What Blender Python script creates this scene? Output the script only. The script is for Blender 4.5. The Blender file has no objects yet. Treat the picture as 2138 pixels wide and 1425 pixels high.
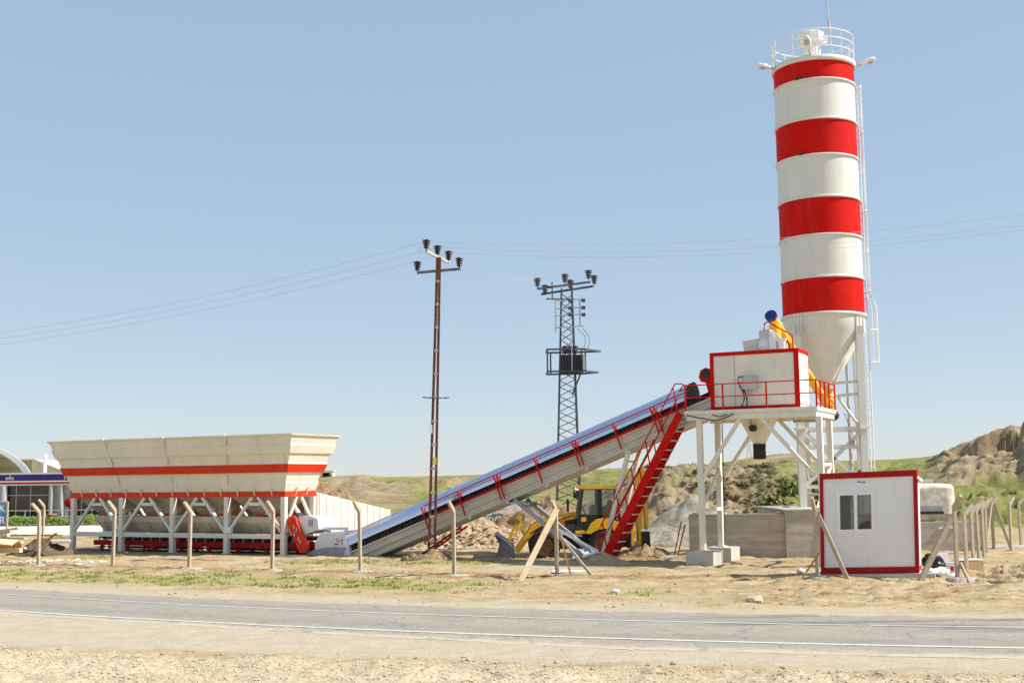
import bpy, math, random
import numpy as np
from math import sin, cos, pi, radians as rad
from mathutils import Vector, Matrix

random.seed(7); RNG = np.random.default_rng(11)
S = bpy.context.scene; COL = S.collection

# ---------------------------------------------------------------- camera
FPX = 2500.0; CXP, CYP = 1069.0, 712.5; EYE = 2.75
PITCH = math.atan(287.5/FPX); ROLL = .012
_f = np.array([0, cos(PITCH), sin(PITCH)]); _u0 = np.array([0, -sin(PITCH), cos(PITCH)]); _r0 = np.array([1., 0, 0])
_R = cos(ROLL)*_r0 - sin(ROLL)*_u0; _U = cos(ROLL)*_u0 + sin(ROLL)*_r0; EYEP = np.array([0, 0, EYE])
def ray(x, y): return _f + _R*(x-CXP)/FPX + _U*(CYP-y)/FPX
def G(x, y, z=0.0):                       # survey: photo point on the level z
    d = ray(x, y); return EYEP + d*(z-EYE)/d[2]
def P(x, y, Y):                           # survey: photo point at the distance Y
    d = ray(x, y); return EYEP + d*Y/d[1]
cam_d = bpy.data.cameras.new("camera"); cam = bpy.data.objects.new("camera", cam_d); COL.objects.link(cam)
cam_d.sensor_width = 36; cam_d.lens = FPX/2138*36; cam_d.clip_start = .5; cam_d.clip_end = 20000
cam.matrix_world = Matrix(((_R[0], _U[0], -_f[0], 0), (_R[1], _U[1], -_f[1], 0), (_R[2], _U[2], -_f[2], EYE), (0, 0, 0, 1)))
S.camera = cam
# ---------------------------------------------------------------- sky, sun, exposure
SUN_EL, SUN_AZ = rad(45), rad(97)        # azimuth from +Y (view direction) towards +X (right)
wd = bpy.data.worlds.new("World"); S.world = wd; wd.use_nodes = True
nt = wd.node_tree; bgn = nt.nodes["Background"]; sky = nt.nodes.new("ShaderNodeTexSky")
sky.sky_type = 'NISHITA'; sky.sun_disc = False; sky.sun_elevation = SUN_EL; sky.sun_rotation = SUN_AZ
sky.altitude = 900; sky.air_density = 1.0; sky.dust_density = .25; sky.ozone_density = 2.6
skg = nt.nodes.new("ShaderNodeGamma"); skg.inputs[1].default_value = .42      # hazy spring air: a flatter, paler sky
nt.links.new(sky.outputs[0], skg.inputs[0]); skh = nt.nodes.new("ShaderNodeHueSaturation"); skh.inputs["Saturation"].default_value = 1.45; nt.links.new(skg.outputs[0], skh.inputs["Color"]); hz = nt.nodes.new("ShaderNodeMix"); hz.data_type = 'RGBA'; hz.inputs[0].default_value = .37; hz.inputs[7].default_value = (1.24, 1.53, 1.96, 1)
nt.links.new(skh.outputs[0], hz.inputs[6]); nt.links.new(hz.outputs[2], bgn.inputs[0]); bgn.inputs[1].default_value = .15
sl = bpy.data.lights.new("sun", 'SUN'); sl.energy = 2.65; sl.angle = rad(.53); sl.color = (1, .95, .87)
so = bpy.data.objects.new("sun", sl); COL.objects.link(so); so.location = (40, 20, 60)
sdir = Vector((sin(SUN_AZ)*cos(SUN_EL), cos(SUN_AZ)*cos(SUN_EL), sin(SUN_EL)))
so.rotation_euler = (-sdir).to_track_quat('-Z', 'Y').to_euler()
S.view_settings.view_transform = 'Standard'; S.view_settings.look = 'None'
S.view_settings.exposure = 1.36; S.view_settings.gamma = 1

# ---------------------------------------------------------------- numpy noise
_perm = RNG.permutation(256); _perm = np.concatenate([_perm, _perm, _perm]); _ga = RNG.random(256)*2*pi; _gx, _gy = np.cos(_ga), np.sin(_ga)
def perlin(x, y):
    xi = np.floor(x).astype(int); yi = np.floor(y).astype(int); xf = x-xi; yf = y-yi; xi &= 255; yi &= 255
    u = xf*xf*xf*(xf*(xf*6-15)+10); v = yf*yf*yf*(yf*(yf*6-15)+10)
    def g(i, j, a, b):
        h = _perm[_perm[(xi+i) & 255] + ((yi+j) & 255)]; return _gx[h]*a + _gy[h]*b
    a = g(0, 0, xf, yf); b = g(1, 0, xf-1, yf); c = g(0, 1, xf, yf-1); d = g(1, 1, xf-1, yf-1)
    return (a+(b-a)*u) + ((c+(d-c)*u)-(a+(b-a)*u))*v
def fbm(x, y, o=4, l=2.03, g=.5):
    x = np.asarray(x, float); y = np.asarray(y, float); t = 0; a = 1.
    for k in range(o): t = t + a*perlin(x+17.3*k, y-9.1*k); x = x*l; y = y*l; a *= g
    return t
def sstep(a, b, x):
    t = np.clip((np.asarray(x, float)-a)/(b-a), 0, 1); return t*t*(3-2*t)

# ---------------------------------------------------------------- materials
def nodes(name):
    m = bpy.data.materials.new(name); m.use_nodes = True; t = m.node_tree
    return m, t, t.nodes["Principled BSDF"]
def N(t, kind, **kw):
    n = t.nodes.new("ShaderNode"+kind)
    for k, v in kw.items():
        if k.startswith("i_"):
            key = k[2:]; key = int(key) if key.isdigit() else key.replace("_", " ")
            n.inputs[key].default_value = v
        else: setattr(n, k, v)
    return n
def noise(t, co, scale, detail=4, rough=.6):
    n = N(t, "TexNoise", i_Scale=scale, i_Detail=detail, i_Roughness=rough); t.links.new(co, n.inputs["Vector"]); return n.outputs["Fac"]
def ramp(t, fac, stops):
    r = N(t, "ValToRGB"); e = r.color_ramp.elements
    while len(e) < len(stops): e.new(.5)
    for q, (p, c) in zip(e, stops): q.position = p; q.color = (*c, 1) if len(c) == 3 else c
    t.links.new(fac, r.inputs[0]); return r.outputs[0]
def mixc(t, fac, a, b, bt='MIX'):
    n = N(t, "Mix", data_type='RGBA', blend_type=bt)
    for i, v in ((0, fac), (6, a), (7, b)):
        if isinstance(v, (int, float)): n.inputs[i].default_value = v
        elif isinstance(v, tuple): n.inputs[i].default_value = (*v, 1)
        else: t.links.new(v, n.inputs[i])
    return n.outputs[2]
def mth(t, op, a, b=None):
    n = N(t, "Math", operation=op)
    for i, v in ((0, a), (1, b)):
        if v is None: continue
        if isinstance(v, (int, float)): n.inputs[i].default_value = v
        else: t.links.new(v, n.inputs[i])
    return n.outputs[0]
def bump(t, b, h, strength=.3, dist=.02):
    n = N(t, "Bump", i_Strength=strength, i_Distance=dist); t.links.new(h, n.inputs["Height"]); t.links.new(n.outputs[0], b.inputs["Normal"])
def co(t, stretch=None):
    c = N(t, "TexCoord").outputs["Object"]
    if stretch:
        m = N(t, "Mapping"); m.inputs["Scale"].default_value = stretch; t.links.new(c, m.inputs[0]); c = m.outputs[0]
    return c
MATS = {}
def paint(name, c, rough=.45, var=.12, scale=2.0, metal=0, spec=.4, dirt=None, damt=.0, bmp=0, bscale=30, streak=False):
    m, t, b = nodes(name); C = co(t)
    f = noise(t, C, scale, 5); lo = tuple(x*(1-var) for x in c); hi = tuple(min(1, x*(1+var)) for x in c)
    colr = ramp(t, f, [(.3, lo), (.7, hi)])
    if dirt:
        C2 = co(t, (3, 3, .35)) if streak else C
        f2 = noise(t, C2, scale*1.7, 6, .65); colr = mixc(t, ramp(t, f2, [(.62-damt*.3, (0, 0, 0)), (.75, (damt,)*3)]), colr, dirt)
    t.links.new(colr, b.inputs["Base Color"])
    rr = ramp(t, noise(t, C, scale*3, 3), [(.3, (rough*.85,)*3), (.7, (min(1, rough*1.2),)*3)]); t.links.new(rr, b.inputs["Roughness"])
    b.inputs["Metallic"].default_value = metal; b.inputs["Specular IOR Level"].default_value = spec
    if bmp: bump(t, b, noise(t, C, bscale, 5), bmp, .02)
    MATS[name] = m; return m
cream = paint("cream_paint", (.77, .725, .61), .5, .06, 1.2, dirt=(.45, .38, .27), damt=.25, streak=True)
chutep = paint("dark_chute_steel", (.36, .31, .23), .7, .2, 2, dirt=(.22, .17, .11), damt=.5)  # cones in a darker grey-brown than the hopper's beige
troughp = paint("dull_trough_paint", (.55, .49, .38), .6, .12, 1.5, dirt=(.34, .27, .18), damt=.5)  # trough in a darker beige than the hopper shell
framep = paint("conveyor_frame_paint", (.60, .565, .48), .55, .1, 1.2, dirt=(.38, .32, .23), damt=.4)
column_m = paint("shaded_column_grey", (.42, .42, .42), .7, .06)  # shade of the fascia overhang put into an even darker grey
spoil_m = None
binpaint = paint("beige_paint", (.78, .715, .565), .55, .06, .8, dirt=(.45, .36, .24), damt=.3, streak=True)
white = paint("white_paint", (.8, .79, .76), .45, .05, 1.5, dirt=(.5, .45, .36), damt=.2)
siloW = paint("silo_white", (.69, .675, .62), .5, .04, .7, dirt=(.46, .40, .31), damt=.32, streak=True, bmp=.12, bscale=1.6)
siloR = paint("silo_red", (.60, .008, .004), .6, .13, .8, dirt=(.36, .06, .045), damt=.4, spec=.08, streak=True, bmp=.12, bscale=1.6)
red = paint("red_paint", (.56, .008, .004), .6, .14, 2, spec=.1, dirt=(.34, .05, .03), damt=.35)
redor = paint("orange_red_paint", (.66, .04, .01), .5, .12, 2, spec=.25)
dred = paint("dark_red_paint", (.40, .008, .008), .55, .12, 2, spec=.2)
yellow = paint("yellow_paint", (.92, .50, .02), .4, .08, 3, dirt=(.4, .24, .07), damt=.35)
blue = paint("blue_paint", (.018, .028, .15), .4, .15, 5)
blackrub = paint("black_rubber", (.022, .021, .02), .8, .3, 6, dirt=(.16, .12, .08), damt=.5)
bucketm = paint("worn_bucket_steel", (.10, .095, .10), .55, .3, 3, metal=.2)
pad_m = paint("cement_spill", (.43, .385, .31), .95, .15, 6, spec=.1)
dark = paint("dark_steel", (.03, .03, .035), .6, .3, 4)
grey = paint("grey_steel", (.36, .37, .38), .5, .12, 3, metal=.3)
galv = paint("galvanised_steel", (.52, .52, .5), .5, .12, 4, metal=.2, dirt=(.4, .36, .28), damt=.4)
rustred = paint("rusty_red_steel", (.13, .035, .022), .7, .35, 6, dirt=(.3, .1, .05), damt=.5)
rust = paint("rust", (.28, .12, .05), .85, .3, 6)
towerm = paint("tower_steel", (.085, .092, .115), .6, .25, 5)
porcelain = paint("brown_porcelain", (.035, .02, .02), .15, .2, 8)
post_m = paint("post_concrete", (.47, .385, .28), .9, .15, 6, spec=.2, bmp=.3, bscale=40)
conc = paint("light_concrete", (.52, .49, .43), .9, .1, 2, spec=.2, dirt=(.34, .3, .24), damt=.5, streak=True, bmp=.2)
wood = paint("pale_timber", (.66, .52, .33), .8, .15, 5, spec=.2)
woodb = paint("brown_timber", (.42, .24, .08), .8, .2, 6, spec=.2)
woodg = paint("weathered_timber", (.5, .4, .29), .85, .25, 5, spec=.2)
plastic = paint("white_plastic", (.85, .85, .86), .4, .05, 4)
plasticb = paint("black_plastic", (.012, .012, .014), .3, .3, 5)
tarp = paint("grey_tarp", (.5, .55, .63), .5, .1, 6)
seatm = paint("black_vinyl", (.03, .03, .035), .6, .2, 5)
stationw = paint("render_white", (.74, .7, .62), .8, .06, .6)
fascia = paint("navy_fascia", (.035, .022, .2), .45, .1, 1)
beigewall = paint("beige_render", (.72, .62, .48), .85, .06, .6)
roofm = paint("canopy_sheet", (.78, .7, .52), .6, .08, .8)
rockm = paint("dark_rock", (.27, .215, .15), .98, .4, .4, spec=.05, bmp=.8, bscale=.7)
stone_m = paint("pale_stone", (.57, .475, .335), .9, .2, 8, spec=.2)
clod_m = paint("soil_clod", (.40, .285, .155), .95, .25, 7, spec=.1)
bag_m = paint("white_bag", (.8, .8, .82), .35, .05, 6)
oldwhite = paint("old_white_paint", (.70, .66, .57), .55, .06, 2.0, dirt=(.30, .15, .06), damt=.8)
board_m = paint("sign_blue", (.12, .32, .55), .5, .1, 3)
cardb = paint("cardboard", (.48, .33, .2), .8, .1, 5)

def mat_cover():                           # polished aluminium sheets of the conveyor cover
    m, t, b = nodes("polished_sheet"); C = co(t)
    b.inputs["Metallic"].default_value = 1; b.inputs["Base Color"].default_value = (.62, .67, .78, 1)
    t.links.new(ramp(t, noise(t, C, 1.5, 4), [(.3, (.2,)*3), (.7, (.34,)*3)]), b.inputs["Roughness"])
    bump(t, b, noise(t, C, 2.2, 2), .12, .05); return m
cover_m = mat_cover()
def mat_wall(name, base, darkc, board, stain):
    m, t, b = nodes(name); C = co(t)
    sp = N(t, "SeparateXYZ"); t.links.new(C, sp.inputs[0])
    bx = N(t, "TexNoise", noise_dimensions='1D', i_Scale=1/board if board else 1, i_Detail=0); t.links.new(sp.outputs[2], bx.inputs["W"])
    f = noise(t, co(t, (.6, .6, 2.5)), 1.4, 7, .65)
    c1 = ramp(t, f, [(.28, darkc), (.52, base), (.75, tuple(x*1.2 for x in base))])
    c1 = mixc(t, ramp(t, bx.outputs["Fac"], [(.42, (.0,)*3), (.58, (.3,)*3)]), c1, darkc)
    wv = N(t, "TexWave", wave_type='BANDS', bands_direction='Z', i_Scale=.314/board*.5 if board else 1, i_Distortion=.6); t.links.new(C, wv.inputs["Vector"])
    c1 = mixc(t, ramp(t, wv.outputs["Fac"], [(.0, (.35,)*3), (.06, (0,)*3)]), c1, darkc)
    st = noise(t, co(t, (2.2, 2.2, .3)), 1.2, 5); c1 = mixc(t, ramp(t, st, [(.55, (0, 0, 0)), (.75, (.55,)*3)]), c1, stain)
    t.links.new(c1, b.inputs["Base Color"]); b.inputs["Roughness"].default_value = .93; b.inputs["Specular IOR Level"].default_value = .15
    bump(t, b, noise(t, C, 12, 6), .4, .03); return m
wall_m = mat_wall("board_formed_concrete", (.47, .43, .375), (.31, .275, .225), .28, (.38, .32, .25))
def mat_panel():
    m, t, b = nodes("wall_panels"); C = co(t, (1.6, 1.6, .12)); f = noise(t, C, 1.1, 6, .65)
    c = ramp(t, f, [(.25, (.42, .33, .22)), (.42, (.6, .56, .48)), (.6, (.68, .65, .57)), (.8, (.56, .53, .46))])
    t.links.new(c, b.inputs["Base Color"]); b.inputs["Roughness"].default_value = .9; bump(t, b, noise(t, co(t), 6, 5), .3, .03); return m
panel_m = mat_panel()
def mat_glass(name, tint, a):
    m, t, b = nodes(name); b.inputs["Base Color"].default_value = (*tint, 1); b.inputs["Roughness"].default_value = .04
    b.inputs["Specular IOR Level"].default_value = .6; b.inputs["Alpha"].default_value = a; return m
glass = mat_glass("cab_glass", (.45, .56, .56), .16)
glassd = mat_glass("window_glass", (.10, .11, .10), .3)
glass_st = mat_glass("shop_glass", (.04, .038, .033), .93)

def mat_ground():
    m, t, b = nodes("dry_earth"); C = N(t, "NewGeometry").outputs["Position"]
    def at(n): return N(t, "Attribute", attribute_name=n).outputs["Fac"]
    sx = N(t, "Mapping"); sx.inputs["Scale"].default_value = (.35, 1.2, 1); t.links.new(C, sx.inputs[0]); CS = sx.outputs[0]
    f1 = noise(t, C, .35, 6, .6); f2 = noise(t, CS, 1.3, 6, .65); f3 = noise(t, C, 9, 5, .7)
    dirt = ramp(t, f1, [(.3, (.37, .285, .155)), (.5, (.455, .36, .21)), (.7, (.53, .44, .275))])
    dirt = mixc(t, ramp(t, f2, [(.42, (0,)*3), (.62, (.75,)*3)]), dirt, (.33, .22, .10))
    sx2 = N(t, "Mapping"); sx2.inputs["Scale"].default_value = (.22, 2.6, 1); sx2.inputs["Rotation"].default_value = (0, 0, rad(-14)); t.links.new(C, sx2.inputs[0])
    f4 = noise(t, sx2.outputs[0], 1.5, 6, .7)
    dirt = mixc(t, ramp(t, f4, [(.5, (0,)*3), (.66, (.6,)*3)]), dirt, (.60, .51, .36)); dirt = mixc(t, ramp(t, f4, [(.3, (.55,)*3), (.42, (0,)*3)]), dirt, (.31, .215, .115))
    dirt = mixc(t, ramp(t, f3, [(.35, (.45,)*3), (.6, (0,)*3)]), dirt, (.30, .21, .125))
    dug_shade = ramp(t, noise(t, C, 3, 6, .7), [(.3, (.2, .12, .06)), (.7, (.38, .235, .115))])
    dirt = mixc(t, at("dug_shade"), dirt, dug_shade)
    grav = ramp(t, noise(t, C, 14, 3, .7), [(.3, (.38, .30, .185)), (.5, (.53, .435, .29)), (.72, (.64, .555, .40))])
    dust = ramp(t, noise(t, C, 2.2, 6, .65), [(.3, (.42, .355, .25)), (.7, (.51, .44, .32))])
    c = mixc(t, at("dust"), dirt, dust); c = mixc(t, at("gravel"), c, grav)
    gf = mth(t, 'ADD', at("grass"), mth(t, 'MULTIPLY', mth(t, 'SUBTRACT', noise(t, CS, 3.5, 6, .7), .5), 1.6))
    c = mixc(t, ramp(t, gf, [(.36, (0,)*3), (.66, (.8,)*3)]), c, ramp(t, noise(t, C, 5, 4), [(.3, (.22, .225, .06)), (.7, (.36, .34, .12))]))
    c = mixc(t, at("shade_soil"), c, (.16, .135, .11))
    t.links.new(c, b.inputs["Base Color"]); b.inputs["Roughness"].default_value = .96; b.inputs["Specular IOR Level"].default_value = .1
    h = mth(t, 'ADD', noise(t, C, 7, 7, .7), mth(t, 'MULTIPLY', noise(t, C, 26, 4, .7), .4)); bump(t, b, h, .75, .05); return m
ground_m = mat_ground()
def mat_road():
    m, t, b = nodes("worn_asphalt"); C = N(t, "NewGeometry").outputs["Position"]
    along = N(t, "Attribute", attribute_name="across").outputs["Fac"]
    f = noise(t, C, 1.2, 6, .65); g = N(t, "TexVoronoi", i_Scale=38.0); t.links.new(C, g.inputs["Vector"])
    c = ramp(t, f, [(.3, (.275, .235, .185)), (.7, (.355, .307, .243))])
    c = mixc(t, .35, c, ramp(t, g.outputs["Color"], [(.1, (.14, .13, .115)), (.6, (.33, .305, .27)), (.95, (.62, .56, .48))]))
    tr = ramp(t, along, [(.18, (0,)*3), (.3, (.3,)*3), (.42, (0,)*3), (.62, (0,)*3), (.74, (.3,)*3), (.86, (0,)*3)])
    c = mixc(t, tr, c, (.19, .172, .145))
    ed = mth(t, 'ADD', ramp(t, along, [(0, (1,)*3), (.07, (.5,)*3), (.17, (.12,)*3), (.5, (0,)*3), (.93, (.08,)*3), (1, (.7,)*3)]), mth(t, 'MULTIPLY', mth(t, 'SUBTRACT', noise(t, C, 1.6, 6, .7), .5), 1.1))
    c = mixc(t, ramp(t, ed, [(.3, (0,)*3), (.75, (.85,)*3)]), c, (.52, .44, .33))
    st = N(t, "Mapping"); st.inputs["Scale"].default_value = (.22, 1.5, 1); st.inputs["Rotation"].default_value = (0, 0, rad(-12)); t.links.new(C, st.inputs[0])
    xs = N(t, "SeparateXYZ"); t.links.new(C, xs.inputs[0])
    reg = mth(t, 'MULTIPLY', ramp(t, mth(t, 'MULTIPLY', xs.outputs[0], .1), [(.28, (0,)*3), (.42, (1,)*3)]), ramp(t, noise(t, st.outputs[0], 1.3, 3), [(.5, (0,)*3), (.56, (.6,)*3)]))
    c = mixc(t, mth(t, 'MULTIPLY', reg, ramp(t, along, [(.5, (0,)*3), (.66, (1,)*3)])), c, (.115, .115, .12))
    vc = N(t, "TexVoronoi", feature='DISTANCE_TO_EDGE', i_Scale=.35); wob = N(t, "VectorMath", operation='ADD'); nz = N(t, "TexNoise", i_Scale=1.3, i_Detail=6.0); t.links.new(C, nz.inputs["Vector"]); t.links.new(C, wob.inputs[0]); t.links.new(nz.outputs["Color"], wob.inputs[1]); t.links.new(wob.outputs[0], vc.inputs["Vector"])
    c = mixc(t, ramp(t, vc.outputs["Distance"], [(0, (.55,)*3), (.012, (0,)*3)]), c, (.13, .12, .11))
    t.links.new(c, b.inputs["Base Color"]); b.inputs["Roughness"].default_value = .85; b.inputs["Specular IOR Level"].default_value = .25
    bump(t, b, noise(t, C, 40, 4, .7), .4, .01); return m
road_m = mat_road()
def mat_line():
    m, t, b = nodes("worn_road_paint"); C = N(t, "NewGeometry").outputs["Position"]
    c = mixc(t, ramp(t, noise(t, C, 5, 6, .7), [(.5, (0,)*3), (.68, (.7,)*3)]), (.66, .63, .57), (.4, .37, .33))
    t.links.new(c, b.inputs["Base Color"]); b.inputs["Roughness"].default_value = .8; return m
line_m = mat_line()
def mat_hill():
    m, t, b = nodes("hillside"); C = N(t, "NewGeometry").outputs["Position"]
    def at(n): return N(t, "Attribute", attribute_name=n).outputs["Fac"]
    soil = ramp(t, noise(t, C, .22, 8, .68), [(.28, (.22, .16, .09)), (.5, (.36, .275, .165)), (.72, (.50, .40, .26))])
    grass = ramp(t, noise(t, C, .2, 8, .66), [(.28, (.15, .165, .045)), (.5, (.25, .255, .08)), (.72, (.37, .325, .15))])
    gf = mth(t, 'ADD', at("grass"), mth(t, 'MULTIPLY', mth(t, 'SUBTRACT', noise(t, C, .5, 9, .75), .5), 1.5))
    c = mixc(t, ramp(t, gf, [(.38, (0,)*3), (.62, (1,)*3)]), soil, grass)
    sf = mth(t, 'ADD', at("scrub"), mth(t, 'MULTIPLY', mth(t, 'SUBTRACT', noise(t, C, 1.1, 8, .75), .5), 1.7))
    c = mixc(t, ramp(t, sf, [(.52, (0,)*3), (.7, (.85,)*3)]), c, (.085, .08, .045))
    t.links.new(c, b.inputs["Base Color"]); b.inputs["Roughness"].default_value = 1; b.inputs["Specular IOR Level"].default_value = .05
    bump(t, b, noise(t, C, .7, 10, .75), .8, .7); return m
hill_m = mat_hill()
def mat_leaf(name, a, b_):
    m, t, b = nodes(name); oi = N(t, "ObjectInfo"); C = co(t)
    c = ramp(t, noise(t, C, 3, 3), [(.35, a), (.65, b_)]); t.links.new(c, b.inputs["Base Color"])
    b.inputs["Roughness"].default_value = .8; b.inputs["Specular IOR Level"].default_value = .2; return m
leaf_g = mat_leaf("leaf_green", (.1, .13, .025), (.23, .25, .06)); leaf_d = mat_leaf("scrub_dark", (.13, .115, .055), (.25, .21, .11))
grass_m = mat_leaf("grass_blades", (.2, .235, .05), (.36, .36, .11)); hedge_m = mat_leaf("hedge_leaf", (.08, .14, .02), (.2, .27, .05))
def mat_pile(name, a, b_, c_, sc, bs=.8):
    m, t, b = nodes(name); C = co(t)
    c = ramp(t, noise(t, C, sc, 7, .7), [(.3, a), (.5, b_), (.72, c_)]); v = N(t, "TexVoronoi", i_Scale=sc*4); t.links.new(C, v.inputs["Vector"])
    c = mixc(t, .3, c, ramp(t, v.outputs["Distance"], [(0, c_), (.7, a)])); t.links.new(c, b.inputs["Base Color"])
    b.inputs["Roughness"].default_value = 1; b.inputs["Specular IOR Level"].default_value = .1; bump(t, b, noise(t, C, sc*3, 6, .7), bs, .08); return m
gravel_m = mat_pile("grey_gravel", (.24, .205, .16), (.36, .315, .25), (.49, .44, .36), 3)
earth_m = mat_pile("brown_earth", (.17, .105, .055), (.30, .205, .115), (.42, .305, .185), 1.6)
spoil_m = mat_pile("shaded_spoil", (.085, .062, .042), (.15, .11, .075), (.24, .18, .12), 2.2)  # earth with the heap's shade put into its darker colour
clay_m = mat_pile("tan_rubble", (.29, .2, .105), (.44, .33, .195), (.56, .445, .285), 1.6)

# ---------------------------------------------------------------- mesh helpers
ORG = {}
def unit(v):
    v = np.array(v, float); return v/np.linalg.norm(v)
class MB:
    def __init__(s, T=None): s.v = []; s.f = []; s.sm = []; s.T = T
    def add(s, vs, fs, smooth=False):
        o = len(s.v); s.v += [tuple(map(float, q)) for q in vs]; s.f += [tuple(i+o for i in f) for f in fs]; s.sm += [smooth]*len(fs); return s
    def box(s, c, d, R=None):
        x, y, z = d[0]/2, d[1]/2, d[2]/2; c = np.array(c, float)
        q = np.array([(-x, -y, -z), (x, -y, -z), (x, y, -z), (-x, y, -z), (-x, -y, z), (x, -y, z), (x, y, z), (-x, y, z)])
        if R is not None: q = q @ np.array(R).T
        return s.add(q+c, [(0, 3, 2, 1), (4, 5, 6, 7), (0, 1, 5, 4), (1, 2, 6, 5), (2, 3, 7, 6), (3, 0, 4, 7)])
    def box2(s, lo, hi): return s.box([(a+b)/2 for a, b in zip(lo, hi)], [abs(b-a) for a, b in zip(lo, hi)])
    def bar(s, p0, p1, w, h=None, up=(0, 0, 1)):
        h = h or w; p0 = np.array(p0, float); p1 = np.array(p1, float); d = unit(p1-p0); up = np.array(up, float)
        if abs(d @ up) > .98: up = np.array([0, 1., 0])
        x = unit(np.cross(d, up)); z = np.cross(x, d); q = []
        for p in (p0, p1):
            for a, b in ((-1, -1), (1, -1), (1, 1), (-1, 1)): q.append(p+x*a*w/2+z*b*h/2)
        return s.add(q, [(0, 1, 2, 3), (7, 6, 5, 4), (0, 4, 5, 1), (1, 5, 6, 2), (2, 6, 7, 3), (3, 7, 4, 0)])
    def tube(s, p0, p1, r, n=8, r2=None, caps=True):
        r2 = r if r2 is None else r2; p0 = np.array(p0, float); p1 = np.array(p1, float); d = unit(p1-p0)
        a = np.array([0, 0, 1.]) if abs(d[2]) < .9 else np.array([1., 0, 0]); x = unit(np.cross(d, a)); y = np.cross(d, x)
        c = [x*cos(2*pi*k/n)+y*sin(2*pi*k/n) for k in range(n)]
        s.add([p0+r*q for q in c]+[p1+r2*q for q in c], [(k, n+k, n+(k+1) % n, (k+1) % n)[::-1] for k in range(n)], True)
        if caps: s.add([p0+r*q for q in c], [tuple(range(n))[::-1]]); s.add([p1+r2*q for q in c], [tuple(range(n))])
        return s
    def path(s, pts, r, n=6):
        pts = [np.array(p, float) for p in pts]; m = len(pts); vs = []
        for i, p in enumerate(pts):
            d = unit(pts[min(i+1, m-1)]-pts[max(i-1, 0)]); a = np.array([0, 0, 1.]) if abs(d[2]) < .9 else np.array([1., 0, 0])
            x = unit(np.cross(d, a)); y = np.cross(d, x); vs += [p+r*(x*cos(2*pi*k/n)+y*sin(2*pi*k/n)) for k in range(n)]
        fs = [(i*n+k, i*n+(k+1) % n, (i+1)*n+(k+1) % n, (i+1)*n+k) for i in range(m-1) for k in range(n)]
        return s.add(vs, fs, True)
    def prism(s, poly, ext, smooth=False):
        n = len(poly); p = [np.array(q, float) for q in poly]; e = np.array(ext, float)
        s.add(p, [tuple(range(n))[::-1]]); s.add([q+e for q in p], [tuple(range(n))])
        return s.add(p+[q+e for q in p], [(k, (k+1) % n, n+(k+1) % n, n+k) for k in range(n)], smooth)
    def loft(s, rings, caps=(True, True), smooth=False, closed=True):
        n = len(rings[0]); vs = [q for r in rings for q in r]; m = n if closed else n-1
        s.add(vs, [(i*n+k, i*n+(k+1) % n, (i+1)*n+(k+1) % n, (i+1)*n+k) for i in range(len(rings)-1) for k in range(m)], smooth)
        if caps[0]: s.add(rings[0], [tuple(range(n))[::-1]])
        if caps[1]: s.add(rings[-1], [tuple(range(n))])
        return s
    def lathe(s, prof, c=(0, 0, 0), n=24, M=None, smooth=True, caps=True):
        M = np.eye(3) if M is None else np.array(M); c = np.array(c, float)
        rings = [[c+M @ np.array([r*cos(2*pi*k/n), r*sin(2*pi*k/n), z]) for k in range(n)] for r, z in prof]
        return s.loft(rings, (caps, caps), smooth)
    def build(s, name, mat, parent=None, loc=None, label=None, flip=False):
        v = np.array([s.T(*q) for q in s.v] if s.T else s.v, float)
        if parent is not None: org = ORG[parent.name]
        elif loc is not None: org = np.array(loc, float)
        else: lo, hi = v.min(0), v.max(0); org = np.array([(lo[0]+hi[0])/2, (lo[1]+hi[1])/2, lo[2]])
        me = bpy.data.meshes.new(name); me.from_pydata((v-org).tolist(), [], s.f); me.polygons.foreach_set("use_smooth", s.sm)
        me.materials.append(mat); o = bpy.data.objects.new(name, me); COL.objects.link(o); ORG[o.name] = org
        if parent is not None: o.parent = parent
        else: o.location = org
        if label: o["label"] = label
        return o
def tag(o, label, cat, group=None):
    o["label"] = label; o["category"] = cat
    if group: o["group"] = group
    return o
def thing(name, label, cat, loc=(0, 0, 0), group=None):
    o = bpy.data.objects.new(name, None); o.empty_display_size = .3; COL.objects.link(o); o.location = loc; ORG[o.name] = np.array(loc, float)
    return tag(o, label, cat, group)
def kind(o, k): o["kind"] = k; return o
def copy_tree(o, parent=None):
    c = o.copy(); COL.objects.link(c)
    if parent is not None: c.parent = parent
    for ch in list(o.children): copy_tree(ch, c)
    return c
def text_mesh(body, size, fn, mat, name, parent, ext=.01, align='CENTER'):
    cu = bpy.data.curves.new("lettering", 'FONT'); cu.body = body; cu.size = size; cu.extrude = ext; cu.align_x = align
    to = bpy.data.objects.new("lettering", cu); COL.objects.link(to); dg = bpy.context.evaluated_depsgraph_get()
    me = bpy.data.meshes.new_from_object(to.evaluated_get(dg)); bpy.data.objects.remove(to)
    mb = MB(); mb.add([fn(*q.co) for q in me.vertices], [tuple(p.vertices) for p in me.polygons]); bpy.data.meshes.remove(me)
    return mb.build(name, mat, parent)
# plant frame: a along the plant (to the right), b away from the road, z up
PO = np.array([-8.43, 47.0]); PY = rad(-27); PU = np.array([cos(PY), sin(PY)]); PN = np.array([-sin(PY), cos(PY)])
def W(a, b, z): q = PO+a*PU+b*PN; return np.array([q[0], q[1], z])
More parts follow.
